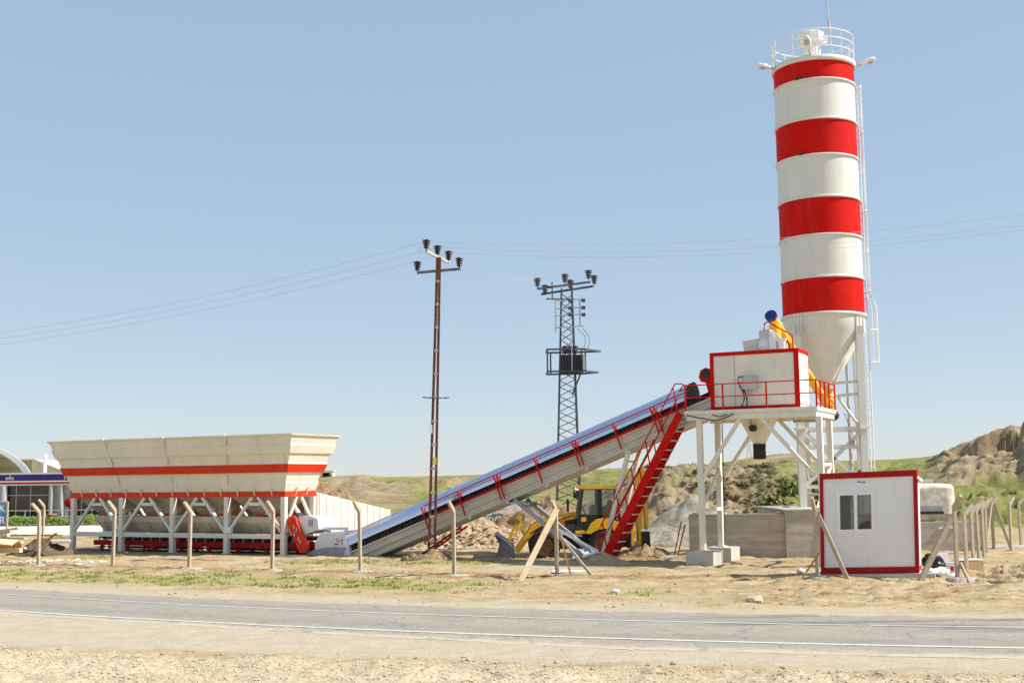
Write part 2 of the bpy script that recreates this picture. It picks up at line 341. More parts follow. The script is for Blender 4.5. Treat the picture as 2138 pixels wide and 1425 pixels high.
# ================================================================ the setting
def curve(pts, deg=2, lo=-17, hi=13):
    xs, ys = zip(*pts); c = np.polyfit(xs, ys, deg); d = np.polyder(c)
    def fn(x):
        x = np.asarray(x, float); xc = np.clip(x, lo, hi); return np.polyval(c, xc)+np.polyval(d, xc)*(x-xc)*.9
    return fn
near_line = curve([(-11.4, 26.99), (-5.08, 23.89), (-.06, 21.62), (4.17, 20.37), (8.05, 19.41)])
mid_line = curve([(-13.1, 30.98), (-5.78, 27.16), (-.07, 24.34), (4.6, 22.9), (9.16, 22.03)])
far_edge = curve([(-13.9, 32.85), (-6.2, 29.16), (-.07, 26.2), (5.07, 24.55), (9.81, 23.55)])
grav_edge = curve([(-9.1, 21.2), (0, 18.7), (7.2, 16.9)])
FENCE = [(-16.09, 41.03), (-13.13, 39.68), (-10.29, 38.41), (-7.46, 37.38), (-4.6, 36.19), (-1.73, 34.71), (1.18, 33.95), (7.97, 32.03), (11.32, 31.12)]
def fence_y(x): return np.interp(x, [-40]+[p[0] for p in FENCE]+[40], [51]+[p[1] for p in FENCE]+[23.5])
def near_edge(x): return near_line(x)-(.5+.75*sstep(-9, 3, x))-.16*fbm(np.asarray(x)*.8, np.asarray(x)*0+3.3, 4)

def ground_masks(X, Y):
    ne, fe, ge, fy = near_edge(X), far_edge(X), grav_edge(X), fence_y(X)
    onroad = sstep(0, .5, Y-ne-.25)*sstep(0, .5, fe-.25-Y)
    n1 = fbm(X*.35, Y*.8, 4); n2 = fbm(X*1.1+7, Y*2.6, 4)
    gravel = sstep(.1, .8, ge-Y+.5*n2)*(.65+.5*sstep(-.3, .3, n1))
    dust = np.maximum(sstep(-.6, .5, Y-ge+.6*n2)*sstep(.5, -.5, Y-fe+.6), sstep(2.4, .4, Y-fe+1.2*n1)*sstep(-.6, .1, Y-fe)*.85)
    off = fy-Y
    g = sstep(5.8, 4.2, off+1.4*n1)*sstep(.7, 1.7, off+.7*n1)*sstep(2.5, -3, X+4*n1)
    g = np.maximum(g*(.45+.55*sstep(-.25, .25, n1+.3*n2)), .9*np.exp(-(((X-2.6)/1.7)**2+((Y-29.3)/.5)**2)*1.4))
    g = np.maximum(g, .95*np.exp(-(((X+2.3)/2.2)**2+((Y-40.6)/1.3)**2)))
    g = np.maximum(g, .75*np.exp(-(((X+6)/3)**2+((Y-41.5)/1.6)**2)))
    g = np.maximum(g, .8*np.exp(-(((X+15.6)/1.0)**2+((Y-46)/1.3)**2)))
    g = np.maximum(g, .45*sstep(50, 62, Y)*(.4+sstep(-.2, .3, n1)))
    dug_shade = sstep(.12, .4, n2+.7*np.exp(-((off+.1)/.55)**2)*sstep(9, 4, X)-.12)*sstep(1.5, 0, np.abs(off))*.9
    dug_shade = np.maximum(dug_shade, .85*np.exp(-(((X-4.6)/1.6)**2+((Y-41.6)/1.2)**2)))
    dug_shade = np.maximum(dug_shade, np.exp(-(((X+2.9)/.6)**2+((Y-42.2)/.55)**2)))
    dug_shade = np.maximum(dug_shade, .8*sstep(.1, .45, n2)*sstep(4, 7, X)*sstep(25.5, 27, Y)*sstep(33, 31, Y))
    dug_shade = np.maximum(dug_shade, .8*np.exp(-(((X-2.2)/4.2)**2+((Y-42.9)/.9)**2)))  # conveyor's cast shadow painted in as a band of dark soil
    dust = np.maximum(dust, .9*np.exp(-(((X-1.3)/1.7)**2+((Y-38.2)/1.6)**2)))
    a = (X-PO[0])*PU[0]+(Y-PO[1])*PU[1]; b = (X-PO[0])*PN[0]+(Y-PO[1])*PN[1]
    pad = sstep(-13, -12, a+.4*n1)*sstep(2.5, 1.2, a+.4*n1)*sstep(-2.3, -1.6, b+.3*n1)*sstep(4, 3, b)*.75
    return onroad, np.clip(gravel, 0, 1), np.clip(dust, 0, 1), np.clip(g, 0, 1), np.clip(dug_shade, 0, 1), pad
def ground_z(X, Y, m=None):
    onroad, gravel, dust, g, dug_shade, pad = m if m is not None else ground_masks(X, Y)
    far = sstep(60, 90, Y)
    rough = .075*(1-.8*dust)*(1-onroad)+.035*gravel
    z = rough*fbm(X*.9, Y*1.1, 5)*1.3+.02*gravel*fbm(X*7, Y*7, 3)+.05*dug_shade*(.6+1.6*np.abs(fbm(X*2.2, Y*2.2, 4)))
    right = sstep(4.5, 8, X)*sstep(25.2, 27.5, Y)*sstep(34, 32, Y)
    z = z+right*(.07*fbm(X*.5, Y*2.4, 4)+.12*np.maximum(0, fbm(X*1.6, Y*2.8, 4)))
    z = z-.2*np.exp(-(((X-2.5)/3.3)**2+((Y-44.6)/1.9)**2))
    z = z+.04*np.exp(-((fence_y(X)-Y)/.7)**2)*(1-onroad)
    for of_, k_ in ((2.3, 1), (4.0, 1), (5.6, .7)):
        z = z-.045*k_*np.exp(-(((Y-far_edge(X)-of_-.35*np.sin(X*.35+of_))/.2)**2))*sstep(1.5, 4, X)*(.6+.8*sstep(-.3, .3, fbm(X*.4, Y*.4+of_, 3)))
    flat = np.maximum(dust, sstep(1.2, .1, np.abs(Y-far_edge(X)))); z = z*(1-.75*flat)-.003*flat
    z = z*(1-far)*(1-.7*pad); z = z*(1-onroad)-.07*onroad
    return z
def gz(x, y): return float(ground_z(np.array([float(x)]), np.array([float(y)]))[0])
def grid_mesh(name, X, Y, Z, mat, attrs, smooth=True):
    r, c = X.shape; v = np.stack([X, Y, Z], -1).reshape(-1, 3)
    i = np.arange(r*c).reshape(r, c); f = np.stack([i[:-1, :-1], i[:-1, 1:], i[1:, 1:], i[1:, :-1]], -1).reshape(-1, 4)
    me = bpy.data.meshes.new(name); me.vertices.add(len(v)); me.vertices.foreach_set("co", v.ravel())
    me.loops.add(f.size); me.loops.foreach_set("vertex_index", f.ravel().astype(np.int32)); me.polygons.add(len(f))
    me.polygons.foreach_set("loop_start", np.arange(0, f.size, 4, dtype=np.int32)); me.polygons.foreach_set("use_smooth", np.full(len(f), smooth))
    me.update(calc_edges=True); me.validate()
    for k, a in attrs.items(): me.attributes.new(k, 'FLOAT', 'POINT').data.foreach_set("value", np.asarray(a, np.float32).ravel())
    me.materials.append(mat); o = bpy.data.objects.new(name, me); COL.objects.link(o); return o
ys = np.concatenate([[-400, -120, -40, -15, 0, 6, 10, 12.5], np.geomspace(13.5, 75, 620), np.geomspace(76, 130, 40), [150, 200, 400, 1000, 3000, 9000]])
ss = np.linspace(-.56, .56, 640); ss = np.concatenate([[-6, -3, -1.8, -1.2, -.9, -.72, -.62], ss, [.62, .72, .9, 1.2, 1.8, 3, 6]])
SS, YY = np.meshgrid(ss, ys); XX = SS*np.maximum(np.abs(YY), 12.0)
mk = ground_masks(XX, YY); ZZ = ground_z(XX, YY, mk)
kind(grid_mesh("ground", XX, YY, ZZ, ground_m, dict(gravel=mk[1], dust=mk[2], grass=mk[3], dug_shade=mk[4], shade_soil=mk[5])), "structure")
# road sheet with ragged edges and two worn lines 4 mm above it
xr = np.concatenate([np.linspace(-260, -22, 60), np.linspace(-21.5, 18, 900), np.linspace(18.5, 200, 50)]); tt = np.linspace(0, 1, 22)
e0 = near_edge(xr)+.03*RNG.standard_normal(len(xr)); e1 = far_edge(xr)+.06*fbm(xr*1.3, xr*0, 4)
TX, TT = np.meshgrid(xr, tt); RY = e0+(e1-e0)*TT
kind(grid_mesh("road", TX, RY, np.zeros_like(TX)+.004*fbm(TX*.5, RY*.5, 3), road_m, dict(across=TT)), "structure")
def line_sheet(fn, w, gaps=()):
    q = MB(); st = np.linspace(-60, 40, 700)
    for x0, x1 in zip(st[:-1], st[1:]):
        if any(a < (x0+x1)/2 < b for a, b in gaps): continue
        q.add([(x0, fn(x0)-w/2, .008), (x1, fn(x1)-w/2, .008), (x1, fn(x1)+w/2, .008), (x0, fn(x0)+w/2, .008)], [(0, 1, 2, 3)])
    return q
kind(line_sheet(near_line, .13).build("road_edge_line", line_m), "structure")
kind(line_sheet(mid_line, .09, [(6.3, 6.55), (14, 18)]).build("road_centre_line", line_m), "structure")
yard = MB(); yard.box2((-60, 66, -.3), (-22.5, 80.5, .03)); kind(yard.build("yard_paving", paint("yard_concrete", (.62, .57, .49), .9, .07, .4)), "structure")
lot = MB(); lot.box2((17.5, 45.2, -.3), (60, 47.0, .02)); kind(lot.build("side_track", paint("track_gravel", (.42, .4, .37), .95, .1, 1.5)), "structure")

# hills: one height field, a near cut bank and a far crest
cpx = [-1500, -300, 0, 640, 700, 740, 760, 800, 900, 1000, 1210, 1300, 1400, 1460, 1500, 1540, 1570, 1610, 1655, 1690, 1720, 1800, 1850, 1900, 1950, 1980, 2000, 2030, 2060, 2090, 2138, 2400, 3600]
cpy = [1020, 1015, 1014, 1000, 994, 991.5, 991, 995, 994, 991, 981, 977, 973, 972, 966, 959, 953, 949, 946, 955, 961, 961, 959, 956, 949, 941, 935, 924, 913, 905, 899, 880, 900]
bpx = [-1500, 900, 1080, 1180, 1250, 1310, 1340, 1400, 1450, 1500, 1560, 1620, 1680, 1740, 1800, 1900, 2000, 2138, 2400, 3600]
bpy_ = [1150, 1150, 1128, 1075, 1035, 992, 979, 977, 974, 972, 972, 984, 1002, 1012, 1022, 1030, 1030, 1026, 1020, 1020]
pxs = np.concatenate([np.linspace(-1500, -100, 60), np.linspace(-90, 2260, 620), np.linspace(2280, 3600, 50)])
hy = np.concatenate([np.linspace(56, 86, 100), np.linspace(87, 200, 230), np.linspace(206, 420, 20)])
PXg, HY = np.meshgrid(pxs, hy); SL = (PXg-CXP)/FPX*1.006; HX = SL*HY
def crest(px, py, tab_x, Yc): return np.array([P(a, b, Yc)[2] for a, b in zip(px, np.interp(px, tab_x[0], tab_x[1]))])
zc = crest(pxs, None, (cpx, cpy), 190.0) if False else np.array([P(a, np.interp(a, cpx, cpy), 190.0)[2] for a in pxs])
zb = np.array([P(a, np.interp(a, bpx, bpy_), 78.0)[2] for a in pxs]); zb = np.maximum(zb, -1)
tf = np.clip((HY-92)/(190-92), 0, 1); tb = np.clip((HY-61)/(78-61), 0, 1)
nA = fbm(HX*.05, HY*.05, 5); nB = fbm(HX*.22+5, HY*.16, 5); nC = fbm(HX*.75, HY*.5+9, 4)
nD = fbm(HX*2.1, HY*1.3, 4)
gul = 1-np.abs(fbm(HX*.10+HY*.045, HY*.018-HX*.05, 3))*2.2; gul2 = 1-np.abs(fbm(HX*.33, HY*.06, 3))*2
rightw = sstep(1880, 2010, PXg)
ff = tf**.9*(1-.35*tf*(1-tf)); cl = sstep(1950, 1990, PXg)*sstep(2128, 2104, PXg)             # eroded cliff below the right crest
zbase = np.array([P(a, np.interp(a, [1950, 1990, 2050, 2120], [966, 973, 968, 962]), 165.0)[2] for a in pxs])
ts = .74+.10*nA+.015*nB; ffc = np.where(tf < ts, (zbase/zc)*np.clip(tf/.74, 0, 1)**.9, (zbase/zc)+(.97-zbase/zc)*sstep(0, .022, tf-ts)+.03*sstep(.8, 1, tf))
ff = ff*(1-cl)+ffc*cl
far_z = zc*ff+(1-sstep(.75, 1, tf))*tf*(2.2*nA+1.2*nB+.3*nC)
far_z = far_z+rightw*(1-sstep(.8, 1.0, tf))*sstep(0, .15, tf)*(1-.85*cl*sstep(.55, .72, tf))*(2.0*(1-2.2*np.abs(np.mod(tf*6.5+HX*.075+1.1*nA+.25*nB, 1)-.5))+.8*(gul-.6)+.45*nC)
far_z = far_z+sstep(.97, 1, tf)*(.12*nC+.1*nB)*(1+2*sstep(1540, 1570, PXg)*sstep(1700, 1670, PXg)+1.2*sstep(1950, 2000, PXg))
bz = zb*sstep(0, 1, tb)**.8+sstep(0, .3, tb)*(1-sstep(.85, 1.1, tb))*(.45*nB+.45*nC+.3*nD+.35*(gul2-.6))*sstep(1150, 1330, PXg)
bz = bz+sstep(.9, 1, tb)*.12*nC; bz = bz-np.clip(HY-79, 0, None)*.03
HZ = np.maximum(far_z, bz)-.35*(1-sstep(0, .12, np.maximum(tf, tb)))
isb = (bz > far_z).astype(float)
grassm = (1-isb)*(.62-.5*sstep(.05, .3, nA)*sstep(1300, 900, PXg)+.15*nB)+isb*(.32+.35*nB+.25*sstep(1560, 1650, PXg))
grassm = grassm-sstep(1550, 1590, PXg)*sstep(1720, 1690, PXg)*(1-isb)*.75*sstep(.7, .9, tf)
grassm = grassm-rightw*(1-isb)*.62*sstep(.12, .3, tf+.1*nA)+rightw*isb*.3
grassm = grassm-.5*np.exp(-(((PXg-795)/45)**2+((tf-.42)/.25)**2))*(1-isb)
scrubm = isb*(.38+.3*sstep(-.1, .3, nB)*sstep(1480, 1520, PXg)*sstep(1660, 1600, PXg)+.12*sstep(.5, .0, tb))+(1-isb)*.1+(1-isb)*rightw*.12
scrubm = scrubm*sstep(1150, 1330, PXg)+(1-sstep(1150, 1330, PXg))*.12
kind(grid_mesh("hills", HX, HY, HZ, hill_m, dict(grass=grassm, scrub=scrubm)), "structure")
def hill_hit(px, py):
    j = np.searchsorted(pxs, px); d = ray(px, py)
    for i in range(len(hy)):
        if HZ[i, j] >= EYE+d[2]/d[1]*hy[i] and hy[i] > 95: return hy[i]
    return 190.0
def hill_z(px, Y):
    j = np.searchsorted(pxs, px); i = min(np.searchsorted(hy, Y), len(hy)-1); return HZ[i, j]
def hill_xy(px, Y): return (px-CXP)/FPX*1.006*Y
# ================================================================ the batching plant
# ---- aggregate bin: four bays on legs
def Wt(a, b, z): return W(a, b, z)
bin_ = thing("aggregate_bin", "long beige four bay aggregate hopper with two red bands, standing on braced legs at left", "hopper", W(-5.5, 0, 0))
BA0, BA1, BB = -11.05, .1, .915; TOPA0, TOPA1, TOPB = -11.98, .9, 1.55; ZB, ZT = 2.4, 4.58
def ring(t, off, inset=0):                       # t: 0 top .. 1 bottom
    z = ZT+(ZB-ZT)*t; a0 = TOPA0+(BA0-TOPA0)*t-off+inset; a1 = TOPA1+(BA1-TOPA1)*t+off-inset; b = TOPB+(BB-TOPB)*t+off-inset
    return [(a0, -b, z), (a1, -b, z), (a1, b, z), (a0, b, z)]
hi, lo_ = .035, -.02
prof = [(0, hi), (.03, hi), (.05, lo_), (.165, lo_), (.195, hi), (.335, hi), (.37, lo_), (.49, lo_), (.523, hi)]
prof2 = [(.672, hi), (.70, lo_), (.825, lo_), (.855, hi), (1, hi)]
m = MB(Wt); m.loft([ring(t, o) for t, o in prof], (False, False)); m.loft([ring(t, o) for t, o in prof2], (False, False))
m.loft([ring(0, hi), ring(0, 0, .06), ring(1, 0, .06), ring(1, hi)], (False, False))
for k in (1, 2, 3):
    a = BA0+(BA1-BA0)*k/4; ta = TOPA0+(TOPA1-TOPA0)*k/4
    m.prism([(a, -BB+.07, ZB), (a, BB-.07, ZB), (ta, TOPB-.07, ZT-.05), (ta, -TOPB+.07, ZT-.05)], (.03, 0, 0))
shell = m.build("hopper_shell", binpaint, bin_)
m = MB(Wt); m.loft([ring(t, hi+.004) for t in (.523, .672)], (False, False)); m.build("red_band", redor, bin_)
for k in (1, 2, 3):
    for t0, t1 in ((-.012, .5), (.69, .985)):
        a = lambda t: (TOPA0+(BA0-TOPA0)*t)+((TOPA1+(BA1-TOPA1)*t)-(TOPA0+(BA0-TOPA0)*t))*k/4
        m = MB(Wt); q = [(a(t), -(TOPB+(BB-TOPB)*t)-.035, ZT+(ZB-ZT)*t) for t in (t0, t1)]; m.bar(q[0], q[1], .10, .07, (0, -1, 0)); m.build("rib", binpaint, bin_)
m = MB(Wt); m.box2((BA0-.06, -BB-.06, 2.19), (BA1+.06, -BB+.08, 2.4)); m.box2((BA0-.06, BB-.08, 2.19), (BA1+.06, BB+.06, 2.4))
m.box2((BA0-.06, -BB+.082, 2.19), (BA0+.06, BB-.082, 2.4)); m.box2((BA1-.06, -BB+.082, 2.19), (BA1+.06, BB-.082, 2.4)); m.build("bottom_beam", redor, bin_)
for k in range(13):
    a = BA0+.55+k*.835; m = MB(Wt); m.prism([(a, -BB-.06, 2.22), (a, -BB-.14, 2.40), (a, -BB-.16, 2.56), (a, -BB-.06, 2.52)], (.03, 0, 0)); m.build("gusset", binpaint, bin_)
for b in (-.35, .35): m = MB(Wt); m.prism([(BA1+.06, b, 2.22), (BA1+.14, b, 2.4), (BA1+.2, b, 2.58), (BA1+.08, b, 2.52)], (0, .03, 0)); m.build("gusset", binpaint, bin_)
legA = [BA0+.05, BA0+2.8, BA0+5.57, BA0+8.35, BA1-.03]
for b in (-BB, BB):
    for a in legA:
        m = MB(Wt); m.box2((a-.1, b-.09, 0), (a+.1, b+.09, 2.188)); m.box2((a-.15, b-.14, -.1), (a+.15, b+.14, .02)); m.build("leg", cream, bin_)
    for a0, a1 in zip(legA[:-1], legA[1:]):
        mid = (a0+a1)/2
        for p, q in (((a0+.1, b, .86), (mid-.13, b, 2.188)), ((a1-.1, b, .86), (mid+.13, b, 2.188))):
            m = MB(Wt); m.bar(p, q, .1, .12, (0, 1, 0)); m.build("brace", cream, bin_)
        m = MB(Wt); m.box2((mid-.28, b-.045, 1.86), (mid+.28, b+.045, 1.98)); m.build("tie", cream, bin_)
        m = MB(Wt); m.box2((a0+.1, b-.06, .6), (a1-.1, b+.06, .78)); m.build("lower_rail", cream, bin_)
for p, q in (((BA1, -BB+.1, 1.05), (BA1, -.2, 2.188)), ((BA1, -.35, 1.9), (BA1, .35, 1.0)), ((BA1, .1, 2.188), (BA1, BB-.09, 1.2))):
    m = MB(Wt); m.bar(p, q, .09, .1, (1, 0, 0)); m.build("brace", cream, bin_)
for k in range(4):
    c = (legA[k]+legA[k+1])/2; m = MB(Wt)
    r = lambda h, w, z: [(c-h, -w, z), (c+h, -w, z), (c+h, w, z), (c-h, w, z)]
    m.loft([r(1.28, .78, 2.19), r(.42, .36, 1.5)], (True, True)); m.build("discharge_cone", chutep, bin_)
    m = MB(Wt); m.box((c, 0, 1.47), (.9, .8, .06)); m.build("gate", redor, bin_)
    m = MB(Wt); m.tube((c-.5, -.45, 1.62), (c-.1, -.45, 1.72), .05, 8); m.box((c+.3, -.42, 1.62), (.28, .2, .26)); m.build("gate_actuator", grey, bin_)
# long weigh trough
tr = lambda a, w, z: (a, w, z)
m = MB(Wt); P0 = [(-.62, 1.42), (-.62, 1.2), (-.35, .80), (.35, .80), (.62, 1.2), (.62, 1.42)]
m.loft([[(-10.0+(.25 if z < 1.1 else 0), b, z) for b, z in P0], [(-.35-(.45 if z < 1.1 else 0), b, z) for b, z in P0]], (True, True))
for k in range(12):
    a = -9.5+k*.8; m.prism([(a, -.63, 1.18), (a, -.36, .8), (a, -.4, .8), (a, -.67, 1.2)], (.04, 0, 0))
m.build("weigh_trough", troughp, bin_)
m = MB(Wt); m.box((-2.55, -.99, .92), (.3, .12, .24)); m.box((-2.55, -1.053, .92), (.24, .01, .18)); m.build("junction_box", white, bin_)

# ---- ramp wall right behind the hopper
m = MB(Wt); m.prism([(-9.4, 1.7, -.3), (-.55, 1.7, -.3), (-.55, 1.7, 2.3), (-9.4, 1.7, 2.3)], (0, .35, 0))
tag(m.build("earth_wall", earth_m), "shaded brown earth face of the ramp seen between the legs under the hopper", "earth wall")
# ---- belt under the bin with its red frame
belt = thing("collecting_belt", "red framed belt conveyor with rollers running low under the aggregate hopper", "conveyor", W(-5, 0, 0))
m = MB(Wt)
for b in (-.5, .5):
    m.box2((-10.2, b-.035, .22), (1.3, b+.035, .43))
    for k in range(8): m.box2((-9.8+k*1.45, b-.05, -.1), (-9.7+k*1.45, b+.05, .218))
m.build("frame", dred, belt)
for k in range(22):
    a = -9.9+k*.48; m = MB(Wt)
    for s in (-1, 1): m.bar((a, s*.5, .43), (a, s*.5, .60), .045); m.tube((a, s*.18, .47), (a, s*.48, .585), .045, 8)
    m.tube((a, -.18, .47), (a, .18, .47), .045, 8); m.build("roller", grey, belt)
m = MB(Wt); m.loft([[(a, -.5, .66), (a, -.2, .53), (a, .2, .53), (a, .5, .66), (a, .5, .645), (a, .2, .515), (a, -.2, .515), (a, -.5, .645)] for a in (-10.2, 1.0)])
m.box2((-10.2, -.42, .12), (1.0, .42, .14)); m.build("belt", blackrub, belt)
m = MB(Wt); c = [(.22, 1.42), (.42, 1.48), (.56, 1.40), (.62, 1.2), (1.12, .42), (1.16, .25), (1.05, .1), (.85, .07), (.7, .2), (.3, 1.0), (.18, 1.25)]
m.prism([(a, -.86, z) for a, z in c], (0, .16, 0)); m.build("chain_guard", redor, belt)
m = MB(Wt)
for a, z in ((.62, .95), (.52, .78), (.5, 1.05), (.72, .62), (.8, .5)): m.box((a, -.866, z), (.03, .01, .14))
m.build("guard_slots", white, belt)
m = MB(Wt); m.prism([(a, -.66, z) for a, z in ((-.15, 1.42), (1.15, 1.46), (1.45, 1.36), (1.5, .95), (.9, .78), (.2, .72))], (0, 1.1, 0)); m.build("motor_housing", white, belt)
m = MB(Wt); m.box((1.14, -.668, 1.2), (.22, .014, .24)); m.build("vent_panel", grey, belt)
m = MB(Wt); m.tube((.4, -.69, 1.42), (.4, -.3, 1.42), .17, 14); m.tube((.95, -.69, .26), (.95, -.3, .26), .1, 12); m.build("drive_motor", dark, belt)
m = MB(Wt); m.path([(-.05, -1.0, 1.5), (-.02, -1.0, .9), (.12, -.98, .82), (.35, -.9, .8)], .018); m.build("red_pipe", redor, belt)

# ---- inclined conveyor
SLP = .367; zb = lambda a: .95+SLP*(a-6.65); nrm = np.array([-SLP, 0, 1])/math.hypot(1, SLP); ux = np.array([1, 0, SLP])/math.hypot(1, SLP)
conv = thing("inclined_conveyor", "long inclined belt conveyor under a shiny rounded metal cover, rising to the mixer", "conveyor", W(9, 0, 0))
def along(a, b, h): return (a, b, zb(a)+h)         # h: vertical height above the frame's underside
for s in (-1, 1):
    m = MB(Wt); A0, A1 = 2.2, 17.2
    m.loft([[along(a, s*.5, h) if k in (0, 3) else along(a, s*q, h) for k, (h, q) in enumerate(((0, .5), (0, .44), (.6, .44), (.6, .5)))] for a in (A0, A1)])
    for h in (.02, .27, .52): m.loft([[along(a, s*q, h+d) for q, d in ((.5, 0), (.58, 0), (.58, .06), (.5, .06))] for a in (A0, A1)])
    m.build("side_frame", framep, conv)
m = MB(Wt); m.loft([[along(a, -.44, .02), along(a, .44, .02), along(a, .44, .05), along(a, -.44, .05)] for a in (2.2, 17.0)]); m.build("underside_plate", framep, conv)
m = MB(Wt); m.loft([[along(a, -.43, h) for h in (.58, .80)]+[along(a, .43, h) for h in (.80, .58)] for a in (2.4, 16.6)]); m.build("belt_trough", blackrub, conv)
for k in range(27):
    a = 3+k*.51; m = MB(Wt); m.bar(along(a, -.5, .6), along(a, -.5, .80), .04); m.bar(along(a, .5, .6), along(a, .5, .80), .04); m.tube(along(a, -.47, .72), along(a, .47, .72), .04, 6); m.build("roller", dark, conv)
m = MB(Wt); m.loft([[along(a, -.47, .78), along(a, .47, .78), along(a, .47, .8), along(a, -.47, .8)] for a in (1.6, 17.0)]); m.box2((1.0, -.45, -.45), (1.2, .45, -.3)); m.build("belt", blackrub, conv)
# cover in sheets
nseg = 12; c0, c1 = 2.35, 16.1
for k in range(nseg):
    a0 = c0+(c1-c0)*k/nseg; a1 = c0+(c1-c0)*(k+1)/nseg; m = MB(Wt); rg = []
    lift = .006*(k % 2)
    for a in (a0, a1+.05 if k < nseg-1 else a1):
        rg.append([along(a, -.6*cos(t)*1.0-(0 if .02 < t < 3.12 else 0), .84+(.55+lift)*sin(t)**.85) for t in np.linspace(0, pi, 26)])
    m.loft(rg, (False, False), True, False); m.loft([[tuple(np.array(q)-np.array([0, 0, .012])) for q in r_] for r_ in rg], (False, False), True, False)
    m.build("cover_sheet", cover_m, conv)
m = MB(Wt); rg = [[along(a, -.62*cos(t), .82+.6*sin(t)**.85) for t in np.linspace(0, pi, 22)] for a in (16.1, 16.22)]
m.loft(rg, (False, False), True, False); m.add(rg[1], [tuple(range(22))]); m.build("cover_end_cap", dark, conv)
m = MB(Wt); m.tube(along(17.1, -.46, .66), along(17.1, .46, .66), .2, 16); m.build("head_drum", dark, conv)
# handrail on the near side
m = MB(Wt)
hp = lambda a, h: tuple(np.array(along(a, -.68, 0))+nrm*h)
m.tube(hp(6.5, 1.0), hp(16.6, 1.0), .022, 6); m.build("handrail", red, conv)
m = MB(Wt); m.bar(hp(6.6, .57), hp(16.4, .57), .02, .06); m.build("toe_rail", red, conv)
for i, a in enumerate((6.4, 7.9, 9.42, 10.95, 12.45, 13.9, 15.3)):
    for d in ((-.06, .06) if i % 2 == 0 and i else (0,)):
        m = MB(Wt); m.bar(hp(a+d, .1), hp(a+d, 1.0), .045); m.build("rail_post", red, conv)
    m = MB(Wt); m.bar(hp(a+.1, -.06), tuple(np.array(hp(a+.1, .02))+np.array([0, .18, 0])), .06); m.build("post_bracket", white, conv)
# support trestles
for pa, pb, nm in (((9.75, 2.04), (12.62, -.1), 0), ((14.05, 3.68), (12.95, -.1), 1)):
    for b in (-.5, .5):
        m = MB(Wt); m.bar((pa[0], b, pa[1]), (pb[0], b, pb[1]), .13, .13, (0, 1, 0)); m.build("trestle_leg", grey if nm == 0 else cream, conv)
    for t in (.1, .55):
        q = [pa[0]+(pb[0]-pa[0])*t, pa[1]+(pb[1]-pa[1])*t]; m = MB(Wt); m.bar((q[0], -.5, q[1]), (q[0], .5, q[1]), .07); m.build("trestle_tie", grey if nm == 0 else cream, conv)
m = MB(Wt); m.box2((9.3, -.62, 1.9), (10.2, .62, 1.97)); m.build("trestle_plate", grey, conv)
# far side red walkway ladder under the conveyor
m = MB(Wt)
for b in (.75, 1.2): m.bar((5.0, b, -.1), (6.9, b, 1.05), .06)
for k in range(9): m.bar((5.15+k*.2, .75, -.02+k*.121), (5.15+k*.2, 1.2, -.02+k*.121), .04)
m.build("access_ladder", red, conv)
# feed box at the foot
m = MB(Wt); fb = [(1.5, -.05), (1.45, .45), (1.72, .83), (2.55, .78), (2.95, .5), (3.05, .0)]
m.prism([(a-.15, -.62, z) for a, z in fb], (0, 1.24, 0)); m.build("feed_hood", white, conv)
m = MB(Wt); m.prism([(a, -.66, z) for a, z in ((.8, -.1), (1.0, .12), (1.9, .3), (2.75, .32), (2.5, -.1))], (0, .035, 0)); m.build("skirt_plate", grey, conv)
m = MB(Wt)
def dec(a, z, w, h): m.box((a, -.63, z), (w, .012, h))
for a, z, w, h in ((2.32, .6, .05, .05), (2.44, .6, .04, .04), (2.55, .58, .06, .07), (2.38, .52, .16, .03), (2.55, .46, .035, .16), (2.3, .42, .18, .05), (2.22, .28, .05, .1)): dec(a, z, w, h)
m.build("warning_sign", redor, conv)
m = MB(Wt); m.box2((1.45, -.1, .92), (2.4, .0, 1.02)); m.bar((1.55, -.05, .9), (1.55, -.05, .5), .12); m.bar((2.3, -.05, .92), (2.5, -.05, .6), .08); m.build("feed_bracket", white, conv)

# ---- mixer platform
plat = thing("mixer_platform", "tall cream steel platform on four braced legs carrying the mixer housing", "platform", W(18.4, 0, 0))
D0, D1, DF, DB = 16.27, 20.52, -1.2, 1.45
m = MB(Wt); m.box2((D0, DF, 4.74), (D1, DB, 4.86)); m.build("deck", cream, plat)
m = MB(Wt)
for b in (DF+.1, DB-.1): m.box2((D0+.05, b-.06, 4.55), (D1-.05, b+.06, 4.738))
for a in (D0+.45, 17.6, 19.3, D1-.1): m.box2((a-.06, DF+.17, 4.56), (a+.06, DB-.17, 4.738))
m.build("deck_beams", cream, plat)
m = MB(Wt)
for a in (16.9, 17.5, 18.6, 19.4): m.box((a, DF-.012, 4.80), (.1, .02, .1))
m.build("rail_sockets", cream, plat)
LG = [(16.72, -1.08), (20.53, -1.08), (16.62, 1.15), (20.35, 1.15)]
for a, b in LG:
    m = MB(Wt); z0 = .45; m.box2((a-.085, b-.085, z0), (a+.085, b+.085, 4.548)); m.box2((a-.16, b-.16, z0-.02), (a+.16, b+.16, z0+.02)); m.build("leg", cream, plat)
for b in (-1.08, 1.15):
    for p, q in (((16.8, b, 2.75), (18.05, b, 4.548)), ((20.34, b, 2.75), (18.75, b, 4.548))):
        m = MB(Wt); m.bar(p, q, .11, .13, (0, 1, 0)); m.build("brace", cream, plat)
for a in (16.68, 20.36):
    for z in (1.7, 3.1): m = MB(Wt); m.bar((a, -.98, z), (a, 1.05, z), .1); m.build("tie", cream, plat)
    m = MB(Wt); m.bar((a, -.98, 1.75), (a, 1.05, 3.05), .08); m.build("brace", cream, plat)
m = MB(Wt)
def rail(p, q): m.tube(p, q, .02, 6)
for z in (5.68, 5.28): rail((D0, DF+.03, z), (D1-.02, DF+.03, z)); rail((D1-.02, DF+.03, z), (D1-.02, DB, z))
